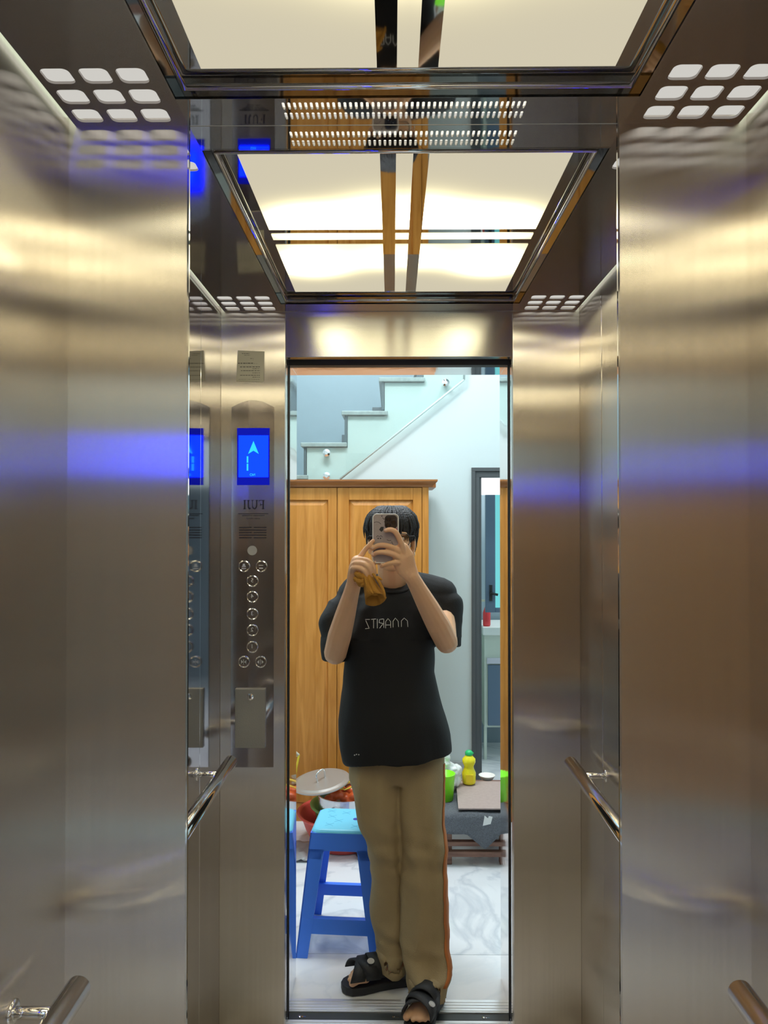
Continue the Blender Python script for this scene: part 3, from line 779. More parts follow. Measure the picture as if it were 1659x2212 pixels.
# ------------------------------------------------------------ blue plastic stool
def stool(label):
    blue = plain('blue_plastic', (.06, .24, 1.0), .38); 
    light = plain('pale_blue_plastic', (.16, .62, .86), .4)
    bx, by = PX(745, 2.99), 2.985-D
    t = empty('plastic_stool', label, 'stool', (bx, by, 0))
    Ht = .452; Rot = Matrix.Rotation(radians(-4), 3, 'Z')
    def W(u, v, z):        # taper: half width at height z
        return Vector((bx, by, 0)) + Rot @ Vector((u, v, z))
    def hw(z): return .160 - (.160-.112)*(z/Ht)
    def bar(bm, pts4a, pts4b):
        A = [bm.verts.new(p) for p in pts4a]; B = [bm.verts.new(p) for p in pts4b]
        bm.faces.new(A[::-1]); bm.faces.new(B)
        for i in range(4): bm.faces.new((A[i], A[(i+1) % 4], B[(i+1) % 4], B[i]))
    # top
    bm = nb()
    ring = []
    for z, k in ((Ht-.012, 1.0), (Ht-.008, .99), (Ht-.003, .96), (Ht, .92)):
        h = hw(z)*k
        ring.append([bm.verts.new(W(x, y, z)) for x, y in rrect(-h, h, -h, h, .03, 4)])
    n = len(ring[0])
    for i in range(3):
        for k in range(n): bm.faces.new((ring[i][k], ring[i][(k+1) % n], ring[i+1][(k+1) % n], ring[i+1][k]))
    bm.faces.new(ring[-1]); bm.faces.new(ring[0][::-1])
    s = finish(bm, 'seat', light, t, smooth=False)
    bm = nb()
    for (u, v) in ((-.05, -.06), (-.02, -.02), (-.05, .02), (.0, .06), (-.06, .075), (.05, -.07)):
        for a in (40, -40):
            dx, dy = .02*cos(radians(a)), .02*sin(radians(a))
            tube(bm, [W(u-dx, v-dy, Ht+.0004), W(u+dx, v+dy, Ht+.0002)], .0003, 6)
    finish(bm, 'seat_scratches', plain('scratch_line', (.05, .3, .55), .5), s)
    bm = nb(); lathe(bm, [(.0005, .001), (.0105, .001), (.012, .0003)], W(.045, .0, Ht), 24); finish(bm, 'seat_hole', plain('deep_blue_hole', (.01, .03, .35), .5), s)
    # skirt under the seat
    bm = nb()
    for r4 in range(4):
        R4 = Matrix.Rotation(pi/2*r4, 3, 'Z')
        z0, z1 = Ht-.075, Ht-.012
        bar(bm, [W(*(R4 @ Vector((x, -hw(z), z)))) for x, z in ((-hw(z0), z0), (hw(z0), z0), (hw(z1), z1), (-hw(z1), z1))],
            [W(*(R4 @ Vector((x, -hw(z)+.004, z)))) for x, z in ((-hw(z0), z0), (hw(z0), z0), (hw(z1), z1), (-hw(z1), z1))])
        # rounded gussets
        for sg in (-1, 1):
            xz = [(sg*hw(z0), z0), (sg*(hw(z0)-.060), z0), (sg*(hw(z0)-.050), z0-.012), (sg*(hw(z0)-.046), z0-.03), (sg*hw(z0-.03), z0-.03)]
            A = [bm.verts.new(W(*(R4 @ Vector((x, -hw(z), z))))) for x, z in xz]; B = [bm.verts.new(W(*(R4 @ Vector((x, -hw(z)+.004, z))))) for x, z in xz]
            bm.faces.new(A); bm.faces.new(B[::-1])
            for i in range(5): bm.faces.new((A[i], A[(i+1) % 5], B[(i+1) % 5], B[i]))
    finish(bm, 'apron', blue, t)
    for sx, sy in ((-1, -1), (1, -1), (1, 1), (-1, 1)):
        bm = nb()
        for ax in (0, 1):     # L-section leg
            lo, hi = 0, Ht-.07
            def pt(a, in_, z):
                h = hw(z); q = [sx*h, sy*h]
                if ax == 0: q[0] = sx*(h-a); q[1] = sy*(h-in_)
                else: q[1] = sy*(h-a); q[0] = sx*(h-in_)
                return W(q[0], q[1], z)
            wl_, wh_ = .044, .058
            bar(bm, [pt(0, 0, lo), pt(wl_, 0, lo), pt(wl_, .005, lo), pt(0, .005, lo)], [pt(0, 0, hi), pt(wh_, 0, hi), pt(wh_, .005, hi), pt(0, .005, hi)])
        finish(bm, 'leg', blue, t)
    for r4 in range(4):
        R4 = Matrix.Rotation(pi/2*r4, 3, 'Z'); z0, z1 = .085, .135
        if r4 in (1, 3): z0, z1 = .085, .135
        bm = nb()
        bar(bm, [W(*(R4 @ Vector((x, -hw(z)+.001, z)))) for x, z in ((-hw(z0)+.01, z0), (hw(z0)-.01, z0), (hw(z1)-.01, z1), (-hw(z1)+.01, z1))],
            [W(*(R4 @ Vector((x, -hw(z)+.006, z)))) for x, z in ((-hw(z0)+.01, z0), (hw(z0)-.01, z0), (hw(z1)-.01, z1), (-hw(z1)+.01, z1))])
        bar(bm, [W(*(R4 @ Vector((x, y, z1)))) for x, y in ((-hw(z1)+.01, -hw(z1)), (hw(z1)-.01, -hw(z1)), (hw(z1)-.01, -hw(z1)+.022), (-hw(z1)+.01, -hw(z1)+.022))],
            [W(*(R4 @ Vector((x, y, z1+.004)))) for x, y in ((-hw(z1)+.01, -hw(z1)), (hw(z1)-.01, -hw(z1)), (hw(z1)-.01, -hw(z1)+.022), (-hw(z1)+.01, -hw(z1)+.022))])
        finish(bm, 'stretcher', blue, t)
    return t
sq = stool('blue plastic stool with scratched pale top standing at the doorway')
near_copy(sq, 'blue plastic stool behind the camera, outside the frame')

# ------------------------------------------------------------ pots and basins by the wardrobe
def basin(name, cx, cy, z0, rb_, rt, h, mat, label, tilt=None):
    t = empty(name, label, 'basin', (cx, cy, z0))
    bm = nb()
    prof = [(0.001, 0), (rb_, 0), (rb_+.01, .004), ((rb_+rt)/2+.012, h*.5), (rt-.004, h-.012), (rt+.014, h-.006), (rt+.016, h), (rt+.004, h+.003), (rt-.006, h-.006), ((rb_+rt)/2+.008, h*.5), (rb_, .008), (0.001, .006)]
    lathe(bm, prof, (cx, cy, z0), 48, mat=tilt)
    finish(bm, 'bowl', mat, t, smooth=True); return t
bxc, byc = PX(742, 3.87), 3.84-D
basin('red_basin', bxc, byc, 0, .13, .212, .165, plain('red_plastic_basin', (.72, .09, .07), .4), 'large red plastic basin on the floor in front of the wardrobe')
basin('green_basin', bxc+.015, byc-.01, .045, .10, .172, .150, plain('green_plastic_basin', (.22, .42, .12), .4), 'green plastic basin nested inside the red basin', Matrix.Rotation(radians(4), 3, 'Y'))
steel_pot = plain('pot_steel', (.70, .70, .73), .22, 1.0)
pc = (PX(745, 3.80), 3.80-D)
t = empty('cooking_pot', 'wide stainless steel cooking pot standing in the green basin', 'pot', (pc[0], pc[1], .07))
bm = nb(); lathe(bm, [(.001, .07), (.118, .07), (.128, .078), (.130, .262), (.136, .266), (.136, .269), (.127, .268), (.125, .085), (.001, .08)], (pc[0], pc[1], 0), 56); finish(bm, 'pot_body', steel_pot, t, smooth=False)
for sg in (-1, 1):
    bm = nb(); c = Vector((pc[0]+.03*sg, pc[1]+sg*.124, .225)); pts = [c+Vector((-.035, 0, 0)), c+Vector((-.03, sg*.035, .004)), c+Vector((.03, sg*.035, .004)), c+Vector((.035, 0, 0))]
    tube(bm, pts, .004, 10); finish(bm, 'handle', steel_pot, t, smooth=True)
# red bowls and a yellow strap in the pot
bm = nb()
rr = random.Random(5)
for k in range(9):
    ell(bm, (pc[0]+rr.uniform(-.07, .09), pc[1]+rr.uniform(-.07, .07), .235+rr.uniform(0, .035)), (.035, .03, .026), Matrix.Rotation(rr.uniform(0, 3), 3, 'Z'), 12, 8)
me = remesh(bm, .005, 3)
o = finish_me(me, 'red_bag', plain('orange_red_plastic', (.75, .12, .03), .3, var=.4, vscale=30), smooth=True); tag(o, 'crumpled orange-red plastic bag heaped in the steel pot', 'bag')
bm = nb(); c = P(768, 1703, 3.72)
tube(bm, [P(735, 1706, 3.74), P(745, 1694, 3.75), P(760, 1687, 3.76), P(776, 1684, 3.77)], [.005]*4, 8); tube(bm, [P(733, 1700, 3.73), P(745, 1706, 3.72), P(760, 1700, 3.72), P(778, 1695, 3.72)], .004, 8)
tag(finish(bm, 'food_tongs', plain('yellow_plastic', (.85, .55, .05), .4), smooth=True), 'thin yellow tongs lying on the red bag in the pot', 'tongs')
# tilted lid with loop handle
lt = empty('pan_lid', 'round steel lid with a loop handle resting tilted across the pot', 'lid', tuple(P(694, 1692, 3.78)))
c = P(694, 1691, 3.78); R = Matrix.Rotation(radians(-7), 3, 'Y') @ Matrix.Rotation(radians(6), 3, 'X')
bm = nb(); lathe(bm, [(.001, 0), (.135, 0), (.142, .004), (.142, .010), (.132, .012), (.120, .018), (.001, .022)], c, 56, mat=R); finish(bm, 'disc', plain('lid_steel', (.44, .41, .38), .3, .4), lt)
bm = nb()
pts, _r = smooth_path([c+R @ Vector(p) for p in ((-.012, -.035, .02), (-.014, -.035, .055), (.0, -.02, .068), (.018, .0, .068), (.022, .01, .05), (.020, .012, .02))], [1]*6, 4)
tube(bm, pts, .0045, 10); finish(bm, 'loop_handle', M['chrome'], lt, smooth=True)
# wire rack behind
bm = nb(); c0, c1 = P(706, 1667, 3.92), P(776, 1676, 3.92)
for k in range(3):
    dz = Vector((0, .02*k, -.014*k)); tube(bm, [c0+dz, c1+dz], .003, 8)
for k in range(12):
    a = c0.lerp(c1, k/11); tube(bm, [a, a+Vector((0, .04, -.032))], .002, 6)
for a in (c0, c1): tube(bm, [a+Vector((0, .04, -.03)), Vector((a.x, a.y+.02, .19))], .003, 6)
tag(finish(bm, 'dish_rack', M['chrome'], smooth=True), 'small chrome wire dish rack behind the tilted lid', 'rack')
# tall steel canister at the left, ladle in it
cc = (PX(612, 3.93), 3.93-D)
t = empty('steel_canister', 'tall narrow steel canister half hidden by the left door jamb', 'canister', (cc[0], cc[1], 0))
bm = nb(); lathe(bm, [(.001, .0), (.060, .0), (.064, .006), (.064, .215), (.070, .218), (.070, .222), (.060, .22), (.058, .01), (.001, .008)], (cc[0], cc[1], 0), 40); finish(bm, 'body', steel_pot, t)
bm = nb(); lathe(bm, [(.066, .13), (.068, .135), (.066, .14)], (cc[0], cc[1], 0), 40); finish(bm, 'rib', M['chrome'], t)
t = empty('yellow_ladle', 'yellow-handled ladle leaning upright out of the steel canister', 'ladle', tuple(P(640, 1688, 3.93)))
bm = nb(); pts = [P(635, 1695, 3.93), P(640, 1660, 3.93), P(646, 1631, 3.93)]; tube(bm, pts, [.004, .0055, .0055], 8); finish(bm, 'grip', plain('bright_yellow', (.90, .68, .05), .4), t)
bm = nb(); tube(bm, [P(646, 1631, 3.93), P(638, 1625, 3.93), P(632, 1618, 3.93)], [.006, .007, .003], 8); tube(bm, [P(646, 1633, 3.93), P(630, 1634, 3.93)], .003, 8); finish(bm, 'hook', M['paper'], t)
# grey plastic sheet and small black slipper
bm = nb(); rr = random.Random(9)
nx, ny = 14, 10; g = [[None]*ny for _ in range(nx)]
for i in range(nx):
    for k in range(ny):
        x = -.50+.15*i/(nx-1)+rr.uniform(-.004, .004); y = 3.62-D+.22*k/(ny-1); z = .004+.028*abs(noise.noise(Vector((x*22, y*22, 3))))+.003
        g[i][k] = bm.verts.new((x+.02*sin(k), y, z))
for i in range(nx-1):
    for k in range(ny-1): bm.faces.new((g[i][k], g[i+1][k], g[i+1][k+1], g[i][k+1]))
o = finish(bm, 'plastic_sheet', plain('grey_plastic_film', (.36, .36, .36), .35), smooth=True); o.modifiers.new('s', 'SOLIDIFY').thickness = .001
tag(o, 'crumpled grey plastic sheet on the floor left of the red basin', 'plastic sheet')
bm = nb(); c = P(790, 1845, 3.68); c.z = .022
ell(bm, c, (.05, .05, .022), seg=16, rg=10); ell(bm, c+Vector((.04, .02, .01)), (.03, .045, .022), seg=16, rg=10)
tag(finish_me(remesh(bm, .005, 3), 'black_slipper', M['black'], smooth=True), 'small black slipper on the floor behind the stool', 'slipper')

# ------------------------------------------------------------ low wooden bench on the right with felt, board, bottle
db = 3.60-D
wb_ = wood('dark_red_wood', (.13, .055, .035), (.24, .12, .08), (1.5, 14, 14), .5)
bt = empty('low_bench', 'low dark wooden slatted bench at the right edge of the doorway', 'bench', (.55, db+.25, 0))
BX0, BX1, BT = .232, .86, .232
bm = nb(); box(bm, BX0, BX1, db, db+.50, BT-.02, BT); finish(bm, 'top', wb_, bt, bevel=.003)
for z0, z1, y0 in ((.090, .112, db-.002), (.045, .070, db-.012), (.0, 0, 0)):
    if z1: bm = nb(); box(bm, BX0, BX1, y0, y0+.03, z0, z1); finish(bm, 'slat', wb_, bt, bevel=.003)
for x in (BX0+.01, .50, BX1-.04):
    for y in (db+.01, db+.44):
        bm = nb(); box(bm, x, x+.035, y, y+.04, 0, BT-.02); finish(bm, 'leg', wb_, bt, bevel=.003)
# felt drape: over the top, down the front, with a hanging triangular corner
felt = plain('grey_felt', (.12, .13, .145), .95, bump=.5, bscale=220, var=.55, vscale=160)
bm = nb(); nx = 40; rows = []
def fy(u, v):   # v: 0 back .. 1 front edge of top, then hang
    x = BX0-.015 + (BX1+.02-BX0)*u
    hang = .072 + .008*sin(u*9)
    tri = max(0, 1-abs(x-PX(1047, 3.58, 1790))/.085)*.075
    if v <= 1: return Vector((x, db+.40-.415*v, BT+.006+.012*abs(sin(x*14+v*3))*(1-v*.4)))
    w_ = v-1
    return Vector((x, db-.017-.006*sin(x*30)*w_-.01*w_, BT+.004-(hang+tri*(w_ > .6))*w_))
vv = [i/8 for i in range(9)]+[1.15, 1.35, 1.55, 1.61, 1.8, 2.0]
for v in vv: rows.append([bm.verts.new(fy(i/nx, v)) for i in range(nx+1)])
for a, b in zip(rows[:-1], rows[1:]):
    for i in range(nx): bm.faces.new((a[i], a[i+1], b[i+1], b[i]))
o = finish(bm, 'felt_sheet', felt, smooth=True); o.modifiers.new('s', 'SOLIDIFY').thickness = .004
tag(o, 'speckled grey felt sheet draped over the low bench with one corner hanging', 'felt sheet')
bm = nb()
q = [P(990, 1751, 3.61), P(1110, 1764, 3.61), P(1110, 1704, 3.97), P(985, 1690, 3.97)]
for v, z in zip(q, (.262, .262, .268, .268)): v.z = z
A = [bm.verts.new(v) for v in q]; B = [bm.verts.new(v+Vector((0, 0, -.006))) for v in q]
bm.faces.new(A); bm.faces.new(B[::-1])
for i in range(4): bm.faces.new((A[i], A[(i+1) % 4], B[(i+1) % 4], B[i]))
tag(finish(bm, 'cardboard_sheet', plain('taupe_board', (.40, .31, .28), .8, var=.12, vscale=60)), 'flat taupe cardboard sheet lying on the grey felt', 'cardboard')
bm = nb(); q = [P(1043, 1784, 3.56), P(1060, 1780, 3.56), P(1064, 1765, 3.56), P(1056, 1763, 3.56), P(1054, 1768, 3.56), P(1047, 1762, 3.56)]
A = [bm.verts.new(v) for v in q]; B = [bm.verts.new(v+Vector((0, .0015, 0))) for v in q]; bm.faces.new(A); bm.faces.new(B[::-1])
for i in range(6): bm.faces.new((A[i], A[(i+1) % 6], B[(i+1) % 6], B[i]))
tag(finish(bm, 'paper_scrap', plain('white_paper', (.75, .77, .74), .8)), 'torn white paper scrap on the front of the grey felt', 'paper')
# dish soap bottle
sb = P(1013, 1692, 3.93); zb_ = .272
t = empty('soap_bottle', 'yellow dish soap bottle with green cap standing behind the cardboard', 'bottle', (sb.x, sb.y, zb_))
s_ = .162/.27
bm = nb(); lathe(bm, [(.001*s_, 0), (.050*s_, .0), (.057*s_, .01*s_), (.058*s_, .09*s_), (.042*s_, .125*s_), (.040*s_, .145*s_), (.056*s_, .18*s_), (.055*s_, .205*s_), (.030*s_, .232*s_), (.026*s_, .238*s_), (.001, .238*s_)], (sb.x, sb.y, zb_), 32)
bb = finish(bm, 'bottle_body', plain('soap_yellow', (.92, .80, .02), .25), t, smooth=True)
bm = nb(); lathe(bm, [(.026*s_, .236*s_), (.033*s_, .240*s_), (.033*s_, .262*s_), (.020*s_, .275*s_), (.001, .277*s_)], (sb.x, sb.y, zb_), 24); box(bm, sb.x+.01, sb.x+.024, sb.y-.004, sb.y+.004, zb_+.148, zb_+.154)
finish(bm, 'cap', plain('green_cap', (.02, .52, .16), .35), t, smooth=True)
bm = nb(); box(bm, sb.x-.018, sb.x+.018, sb.y-.0365, sb.y-.030, zb_+.012, zb_+.052); finish(bm, 'label_patch', plain('ochre_label', (.85, .62, .02), .4), bb)
# green tub + clear bag
gc = P(957, 1724, 3.78); gz = .245
t = empty('green_tub', 'bright lime green plastic tub on the bench beside the trousers', 'tub', (gc.x, gc.y, gz))
bm = nb(); lathe(bm, [(.001, 0), (.050, 0), (.058, .12), (.061, .125), (.056, .125), (.048, .005), (.001, .004)], (gc.x, gc.y, gz), 32); finish(bm, 'tub_body', plain('lime_plastic', (.28, .90, .02), .35), t, smooth=True)
bm = nb(); rr = random.Random(2)
for k in range(8): ell(bm, (gc.x+.02+rr.uniform(-.01, .05), gc.y+.08+rr.uniform(0, .04), gz+.05+rr.uniform(0, .09)), (.035, .03, .035), seg=12, rg=8)
tube(bm, [(gc.x+.02, gc.y+.08, gz+.12), (gc.x+.028, gc.y+.08, gz+.21)], [.02, .012], 10)
me = remesh(bm, .005, 2)
for v in me.vertices: v.co += v.normal*.006*noise.noise(v.co*60)
tag(finish_me(me, 'plastic_bag', plain('milky_plastic', (.80, .83, .80), .3, bump=.4, bscale=50), smooth=True), 'crumpled white plastic bag behind the lime green tub', 'bag')
bm = nb(); c = P(1052, 1694, 4.02); lathe(bm, [(.001, 0), (.03, 0), (.042, .02), (.044, .022), (.040, .022), (.028, .004), (.001, .003)], (c.x, c.y, .262), 28)
tag(finish(bm, 'white_bowl', plain('white_glaze', (.85, .83, .78), .25), smooth=True), 'small white bowl at the back edge of the cardboard', 'bowl')

# ------------------------------------------------------------ the person
skin = plain('skin', (.80, .49, .29), .5, bump=.06, bscale=180, var=.08, vscale=14, sub=.15)
shirt_m = plain('black_cotton', (.0065, .0075, .0085), .8, bump=.15, bscale=300)
khaki = plain('khaki_cotton', (.37, .285, .155), .9, bump=.2, bscale=260, var=.12, vscale=10)
per = empty('person', 'person in a black oversized t-shirt and khaki trousers taking a mirror photo with a phone', 'person', (.02, 2.65-D, 0))

# body: one continuous surface
bm = nb()
HX = P(846, 1165, 2.80)      # centre of head
def hd(x, y, z): return HX + Vector((x, y, z))
ell(bm, hd(0, .012, .020), (.074, .092, .088))
ell(bm, hd(0, -.022, -.030), (.062, .066, .075))
ell(bm, hd(0, -.040, -.080), (.040, .042, .034))
for s in (-1, 1):
    ell(bm, hd(s*.040, -.045, -.018), (.028, .030, .028)); ell(bm, hd(s*.052, -.0, -.060), (.022, .045, .032))
    ell(bm, hd(s*.0795, .012, -.018), (.008, .018, .030), Matrix.Rotation(radians(s*14), 3, 'Z'))
    ell(bm, hd(s*.078, .008, -.043), (.008, .009, .012))
    ell(bm, hd(s*.034, -.075, .022), (.022, .014, .008))
limb(bm, [hd(0, -.080, .010), hd(0, -.098, -.022), hd(0, -.104, -.032)], [.008, .011, .013]); 
for s in (-1, 1): ell(bm, hd(s*.012, -.092, -.036), (.009, .010, .008))
ell(bm, hd(0, -.083, -.062), (.024, .010, .006)); ell(bm, hd(0, -.081, -.071), (.020, .011, .007))
nk = P(848, 1262, 2.87)
limb(bm, [hd(.0, .035, -.03), hd(0, .03, -.10), nk, nk+Vector((0, .01, -.05))], [.055, .052, .054, .060])
sh = {-1: P(742, 1300, 2.86), 1: P(962, 1296, 2.86)}
el_ = {-1: P(724, 1408, 2.74), 1: P(965, 1384, 2.74)}
wr_ = {-1: P(764, 1262, 2.58), 1: P(889, 1245, 2.585)}
limb(bm, [sh[-1]+Vector((.04, 0, -.01)), nk+Vector((0, .012, -.045)), sh[1]+Vector((-.04, 0, -.01))], [.035, .050, .035])
tz = [(1450, .120, .080), (1500, .115, .080), (1600, .125, .075), (1680, .125, .08)]
pts = [P(852, y, 2.84) for y, a, b in tz]; limb(bm, pts, [(b, a) for y, a, b in tz], seg=24, up=(0, 1, 0))
limb(bm, [nk+Vector((0, .012, -.04)), P(852, 1380, 2.86), P(852, 1470, 2.85)], [.055, .075, .08])
for s in (-1, 1):
    u = (el_[s]-sh[s])
    limb(bm, [sh[s]+Vector((-s*.012, 0, -.012)), sh[s]+u*.5, el_[s]-u*.05], [.034, .034, .036])
    f = wr_[s]-el_[s]
    limb(bm, [el_[s]+Vector((0, .006, -.006)), el_[s]+f*.25, el_[s]+f*.55, el_[s]+f*.85, wr_[s]], [.041, .042, .036, .028, .0255])
hip = {-1: P(805, 1700, 2.80), 1: P(905, 1700, 2.78)}
knee = {-1: P(835, 1880, 2.76), 1: P(918, 1890, 2.70)}
ank = {-1: P(856, 2068, 2.69), 1: P(925, 2135, 2.575)}
for s in (-1, 1):
    limb(bm, [hip[s], hip[s].lerp(knee[s], .5), knee[s], knee[s].lerp(ank[s], .35), knee[s].lerp(ank[s], .8), ank[s]], [.052, .052, .046, .044, .036, .030])
# feet
def foot(bm, heel, toe, s):
    ax = (toe-heel).normalized(); side = Vector((ax.y, -ax.x, 0)); L = (toe-heel).length
    limb(bm, [heel+ax*.03+Vector((0, 0, .035)), heel+ax*L*.45+Vector((0, 0, .030)), heel+ax*L*.78+Vector((0, 0, .020))], [(.028, .028), (.024, .033), (.014, .040)], up=(0, 0, 1))
    limb(bm, [heel+ax*.045+Vector((0, 0, .060)), heel+ax*.050+Vector((0, 0, .042)), heel+ax*L*.48+Vector((0, 0, .033))], [.026, .030, .025])
    inn = s
    for k, (o_, l_, r_) in enumerate(((-.031, .97, .0125), (-.010, .99, .0085), (.007, .96, .008), (.022, .92, .0075), (.034, .87, .0075))):
        b0 = heel+ax*L*.72+side*o_*inn*.9+Vector((0, 0, .018)); b1 = heel+ax*(L*l_-.006)+side*o_*inn*1.1+Vector((0, 0, .014))
        limb(bm, [b0, b0.lerp(b1, .6)+Vector((0, 0, .004)), b1], [r_, r_*.95, r_], seg=10)
LS = .028  # sole thickness
hl, tl = P(893, 2107, 2.70), P(738, 2140, 2.64); hl.z = tl.z = LS
hr, tr = P(945, 2150, 2.61), P(893, 2240, 2.40); hr.z = tr.z = LS
foot(bm, hl+(tl-hl).normalized()*.012, tl-(tl-hl).normalized()*.018, 1)
foot(bm, hr+(tr-hr).normalized()*.012, tr-(tr-hr).normalized()*.018, -1)

# hands ------------------------------------------------
PD = 2.555            # distance of the phone
def fing(pts, r):
    p, q = smooth_path(pts, r, 3); limb(bm, p, [k*.93 for k in q], seg=12)
# viewer's right hand: back of the hand, index up, two fingers across, little finger below, thumb behind the phone
w_ = wr_[1]
limb(bm, [w_, P(878, 1228, 2.575), P(870, 1205, 2.562), P(866, 1192, 2.560)], [(.022, .027), (.018, .036), (.015, .040), (.012, .034)], seg=18, up=(0.2, -1, .1))
fing([P(872, 1196, 2.560), P(866, 1172, 2.545), P(855, 1150, 2.535), P(843, 1144, 2.533), P(833, 1146, 2.533)], [.0125, .0108, .0100, .0092, .0078])
fing([P(864, 1196, 2.560), P(850, 1184, 2.540), P(830, 1178, 2.535), P(815, 1179, 2.537), P(805, 1185, 2.542)], [.0125, .0108, .0098, .0090, .0078])
fing([P(866, 1208, 2.560), P(850, 1198, 2.540), P(830, 1193, 2.535), P(815, 1194, 2.538), P(806, 1199, 2.544)], [.0125, .0105, .0096, .0088, .0075])
fing([P(868, 1218, 2.566), P(853, 1215, 2.545), P(838, 1218, 2.545), P(828, 1222, 2.552), P(824, 1224, 2.560)], [.0115, .0095, .0085, .0078, .0068])
fing([P(880, 1220, 2.580), P(872, 1200, 2.592), P(864, 1180, 2.590), P(858, 1162, 2.582)], [.0135, .0120, .0105, .0090])
# viewer's left hand: index pointing to the phone edge, three curled fingers, thumb behind
w_ = wr_[-1]
limb(bm, [w_, P(767, 1246, 2.565), P(770, 1228, 2.555), P(772, 1214, 2.553)], [(.022, .0245), (.019, .028), (.017, .028), (.014, .024)], seg=18, up=(0.5, -1, .1))
fing([P(773, 1217, 2.558), P(778, 1204, 2.552), P(789, 1187, 2.548), P(799, 1176, 2.545), P(806, 1168, 2.545)], [.0125, .0105, .0090, .0082, .0070])
fing([P(764, 1216, 2.555), P(772, 1209, 2.535), P(794, 1211, 2.520), P(806, 1224, 2.520), P(809, 1240, 2.528)], [.0125, .0110, .0098, .0092, .0080])
fing([P(761, 1225, 2.552), P(768, 1217, 2.528), P(788, 1219, 2.512), P(799, 1232, 2.512), P(801, 1248, 2.522)], [.0125, .0108, .0096, .0090, .0078])
fing([P(761, 1236, 2.552), P(764, 1227, 2.526), P(780, 1229, 2.510), P(791, 1240, 2.510), P(794, 1254, 2.520)], [.0115, .0100, .0088, .0082, .0070])
fing([P(774, 1244, 2.570), P(790, 1232, 2.572), P(802, 1222, 2.565), P(810, 1214, 2.555)], [.0130, .0115, .0100, .0085])
me = remesh(bm, .0026, 2, .5)
finish_me(me, 'body', skin, per, smooth=True)

# shirt
bm = nb()
def pc_(y, xl, xr, d, dep): 
    a, b = P(xl, y, d), P(xr, y, d); return (a+b)/2, (dep, (b-a).length/2)
rows_ = [pc_(1264, 806, 890, 2.862, .058), pc_(1272, 782, 918, 2.862, .074), pc_(1284, 756, 945, 2.858, .090), pc_(1310, 738, 962, 2.85, .105), pc_(1345, 742, 952, 2.845, .118), pc_(1400, 750, 936, 2.84, .122), pc_(1450, 746, 938, 2.84, .122), pc_(1500, 738, 952, 2.84, .125), pc_(1550, 735, 965, 2.84, .142), pc_(1600, 741, 974, 2.84, .150), pc_(1626, 745, 978, 2.84, .156)]
pts = [r[0] for r in rows_]; rad = [r[1] for r in rows_]
# bottom tucked back inside so that the hem is an opening
pts += [pts[-1]+Vector((0, 0, .003)), pts[-1]+Vector((0, 0, .05))]; rad += [(rad[-1][0]-.012, rad[-1][1]-.012)]*2
# superellipse torso rings
def srings(bm, pts, rad, seg=48, e=2.5):
    rings = []
    for p, (dy, dx) in zip(pts, rad):
        rg = []
        for k in range(seg):
            a = 2*pi*k/seg; c, s = cos(a), sin(a)
            rg.append(bm.verts.new((p.x+dx*math.copysign(abs(c)**(2/e), c), p.y+dy*math.copysign(abs(s)**(2/e), s), p.z)))
        rings.append(rg)
    for i in range(len(rings)-1):
        for k in range(seg): bm.faces.new((rings[i][k], rings[i][(k+1) % seg], rings[i+1][(k+1) % seg], rings[i+1][k]))
    bm.faces.new(rings[0][::-1]); bm.faces.new(rings[-1])
srings(bm, pts, rad)
limb(bm, [P(755, 1288, 2.865), P(800, 1272, 2.872), nk+Vector((0, .012, -.018)), P(898, 1270, 2.872), P(948, 1286, 2.865)], [.062, .066, .068, .066, .062], seg=20)
for s in (-1, 1):
    if s < 0: pp = [P(758, 1300, 2.86), P(733, 1315, 2.85), P(722, 1350, 2.83), P(722, 1390, 2.805), P(724, 1425, 2.80)]
    else: pp = [P(943, 1296, 2.86), P(962, 1312, 2.85), P(968, 1345, 2.83), P(966, 1370, 2.81), P(966, 1396, 2.80)]
    rr_ = [.062, .060, .054, .052, .0495] if s < 0 else [.062, .060, .053, .050, .048]
    pp2 = pp+[pp[-1].lerp(pp[-2], .05), pp[-2]]
    tube(bm, pp2, rr_+[rr_[-1]-.012, rr_[-1]-.014], 28)
me = remesh(bm, .0050, 6, .5)
zhem = PZ(1630, 2.84)
# carve the neck hole and fold the cloth
bmm = nb(); bmm.from_mesh(me)
nc = nk+Vector((.004, -.02, .0))
for v in bmm.verts:
    p = v.co
    q = Vector((p.x*9, p.y*9, p.z*5))
    amp = .006
    if abs(p.x-.02) > .14: amp = .007
    f_ = noise.noise(Vector((p.x*8+p.z*6, p.y*7, p.z*5)))*.013 + sin(p.x*26+noise.noise(q)*2.2)*.0035*max(0, min(1, (1.30-p.z)/.4))
    if p.z > 1.18: f_ += .0065*sin(60*(p.z*.6+abs(p.x-.02)*.8)+3*noise.noise(q))*min(1, abs(p.x-.02)*7)
    v.co = p + v.normal*(f_)
    # hem slopes up toward the right
    if p.z < 1.0: v.co.z += max(0, (1.0-p.z)/.25)*((p.x-.0)*.09 - .006)
    # neckline: press the collar down where the neck comes through
    r_ = math.hypot(p.x-nc.x, (p.y-nc.y)*.9)
    if r_ < .074 and p.z > nc.z-.06:
        zc = nc.z-.004 + (p.y-nc.y)*.30
        if v.co.z > zc: v.co.z = zc + (v.co.z-zc)*.12
me = bpy.data.meshes.new('tshirt'); bmm.to_mesh(me); bmm.free()
tsh = finish_me(me, 'tshirt', shirt_m, per, smooth=True)
bm = nb()
pts = []
for k in range(40):
    a = 2*pi*k/40; x = nc.x+.068*cos(a); y = nc.y+.072*sin(a); pts.append((x, y, nc.z-.000+(y-nc.y)*.30))
rg = tube(bm, pts+[pts[0]], .0055, 8, caps=False)
finish(bm, 'collar', shirt_m, tsh, smooth=True)
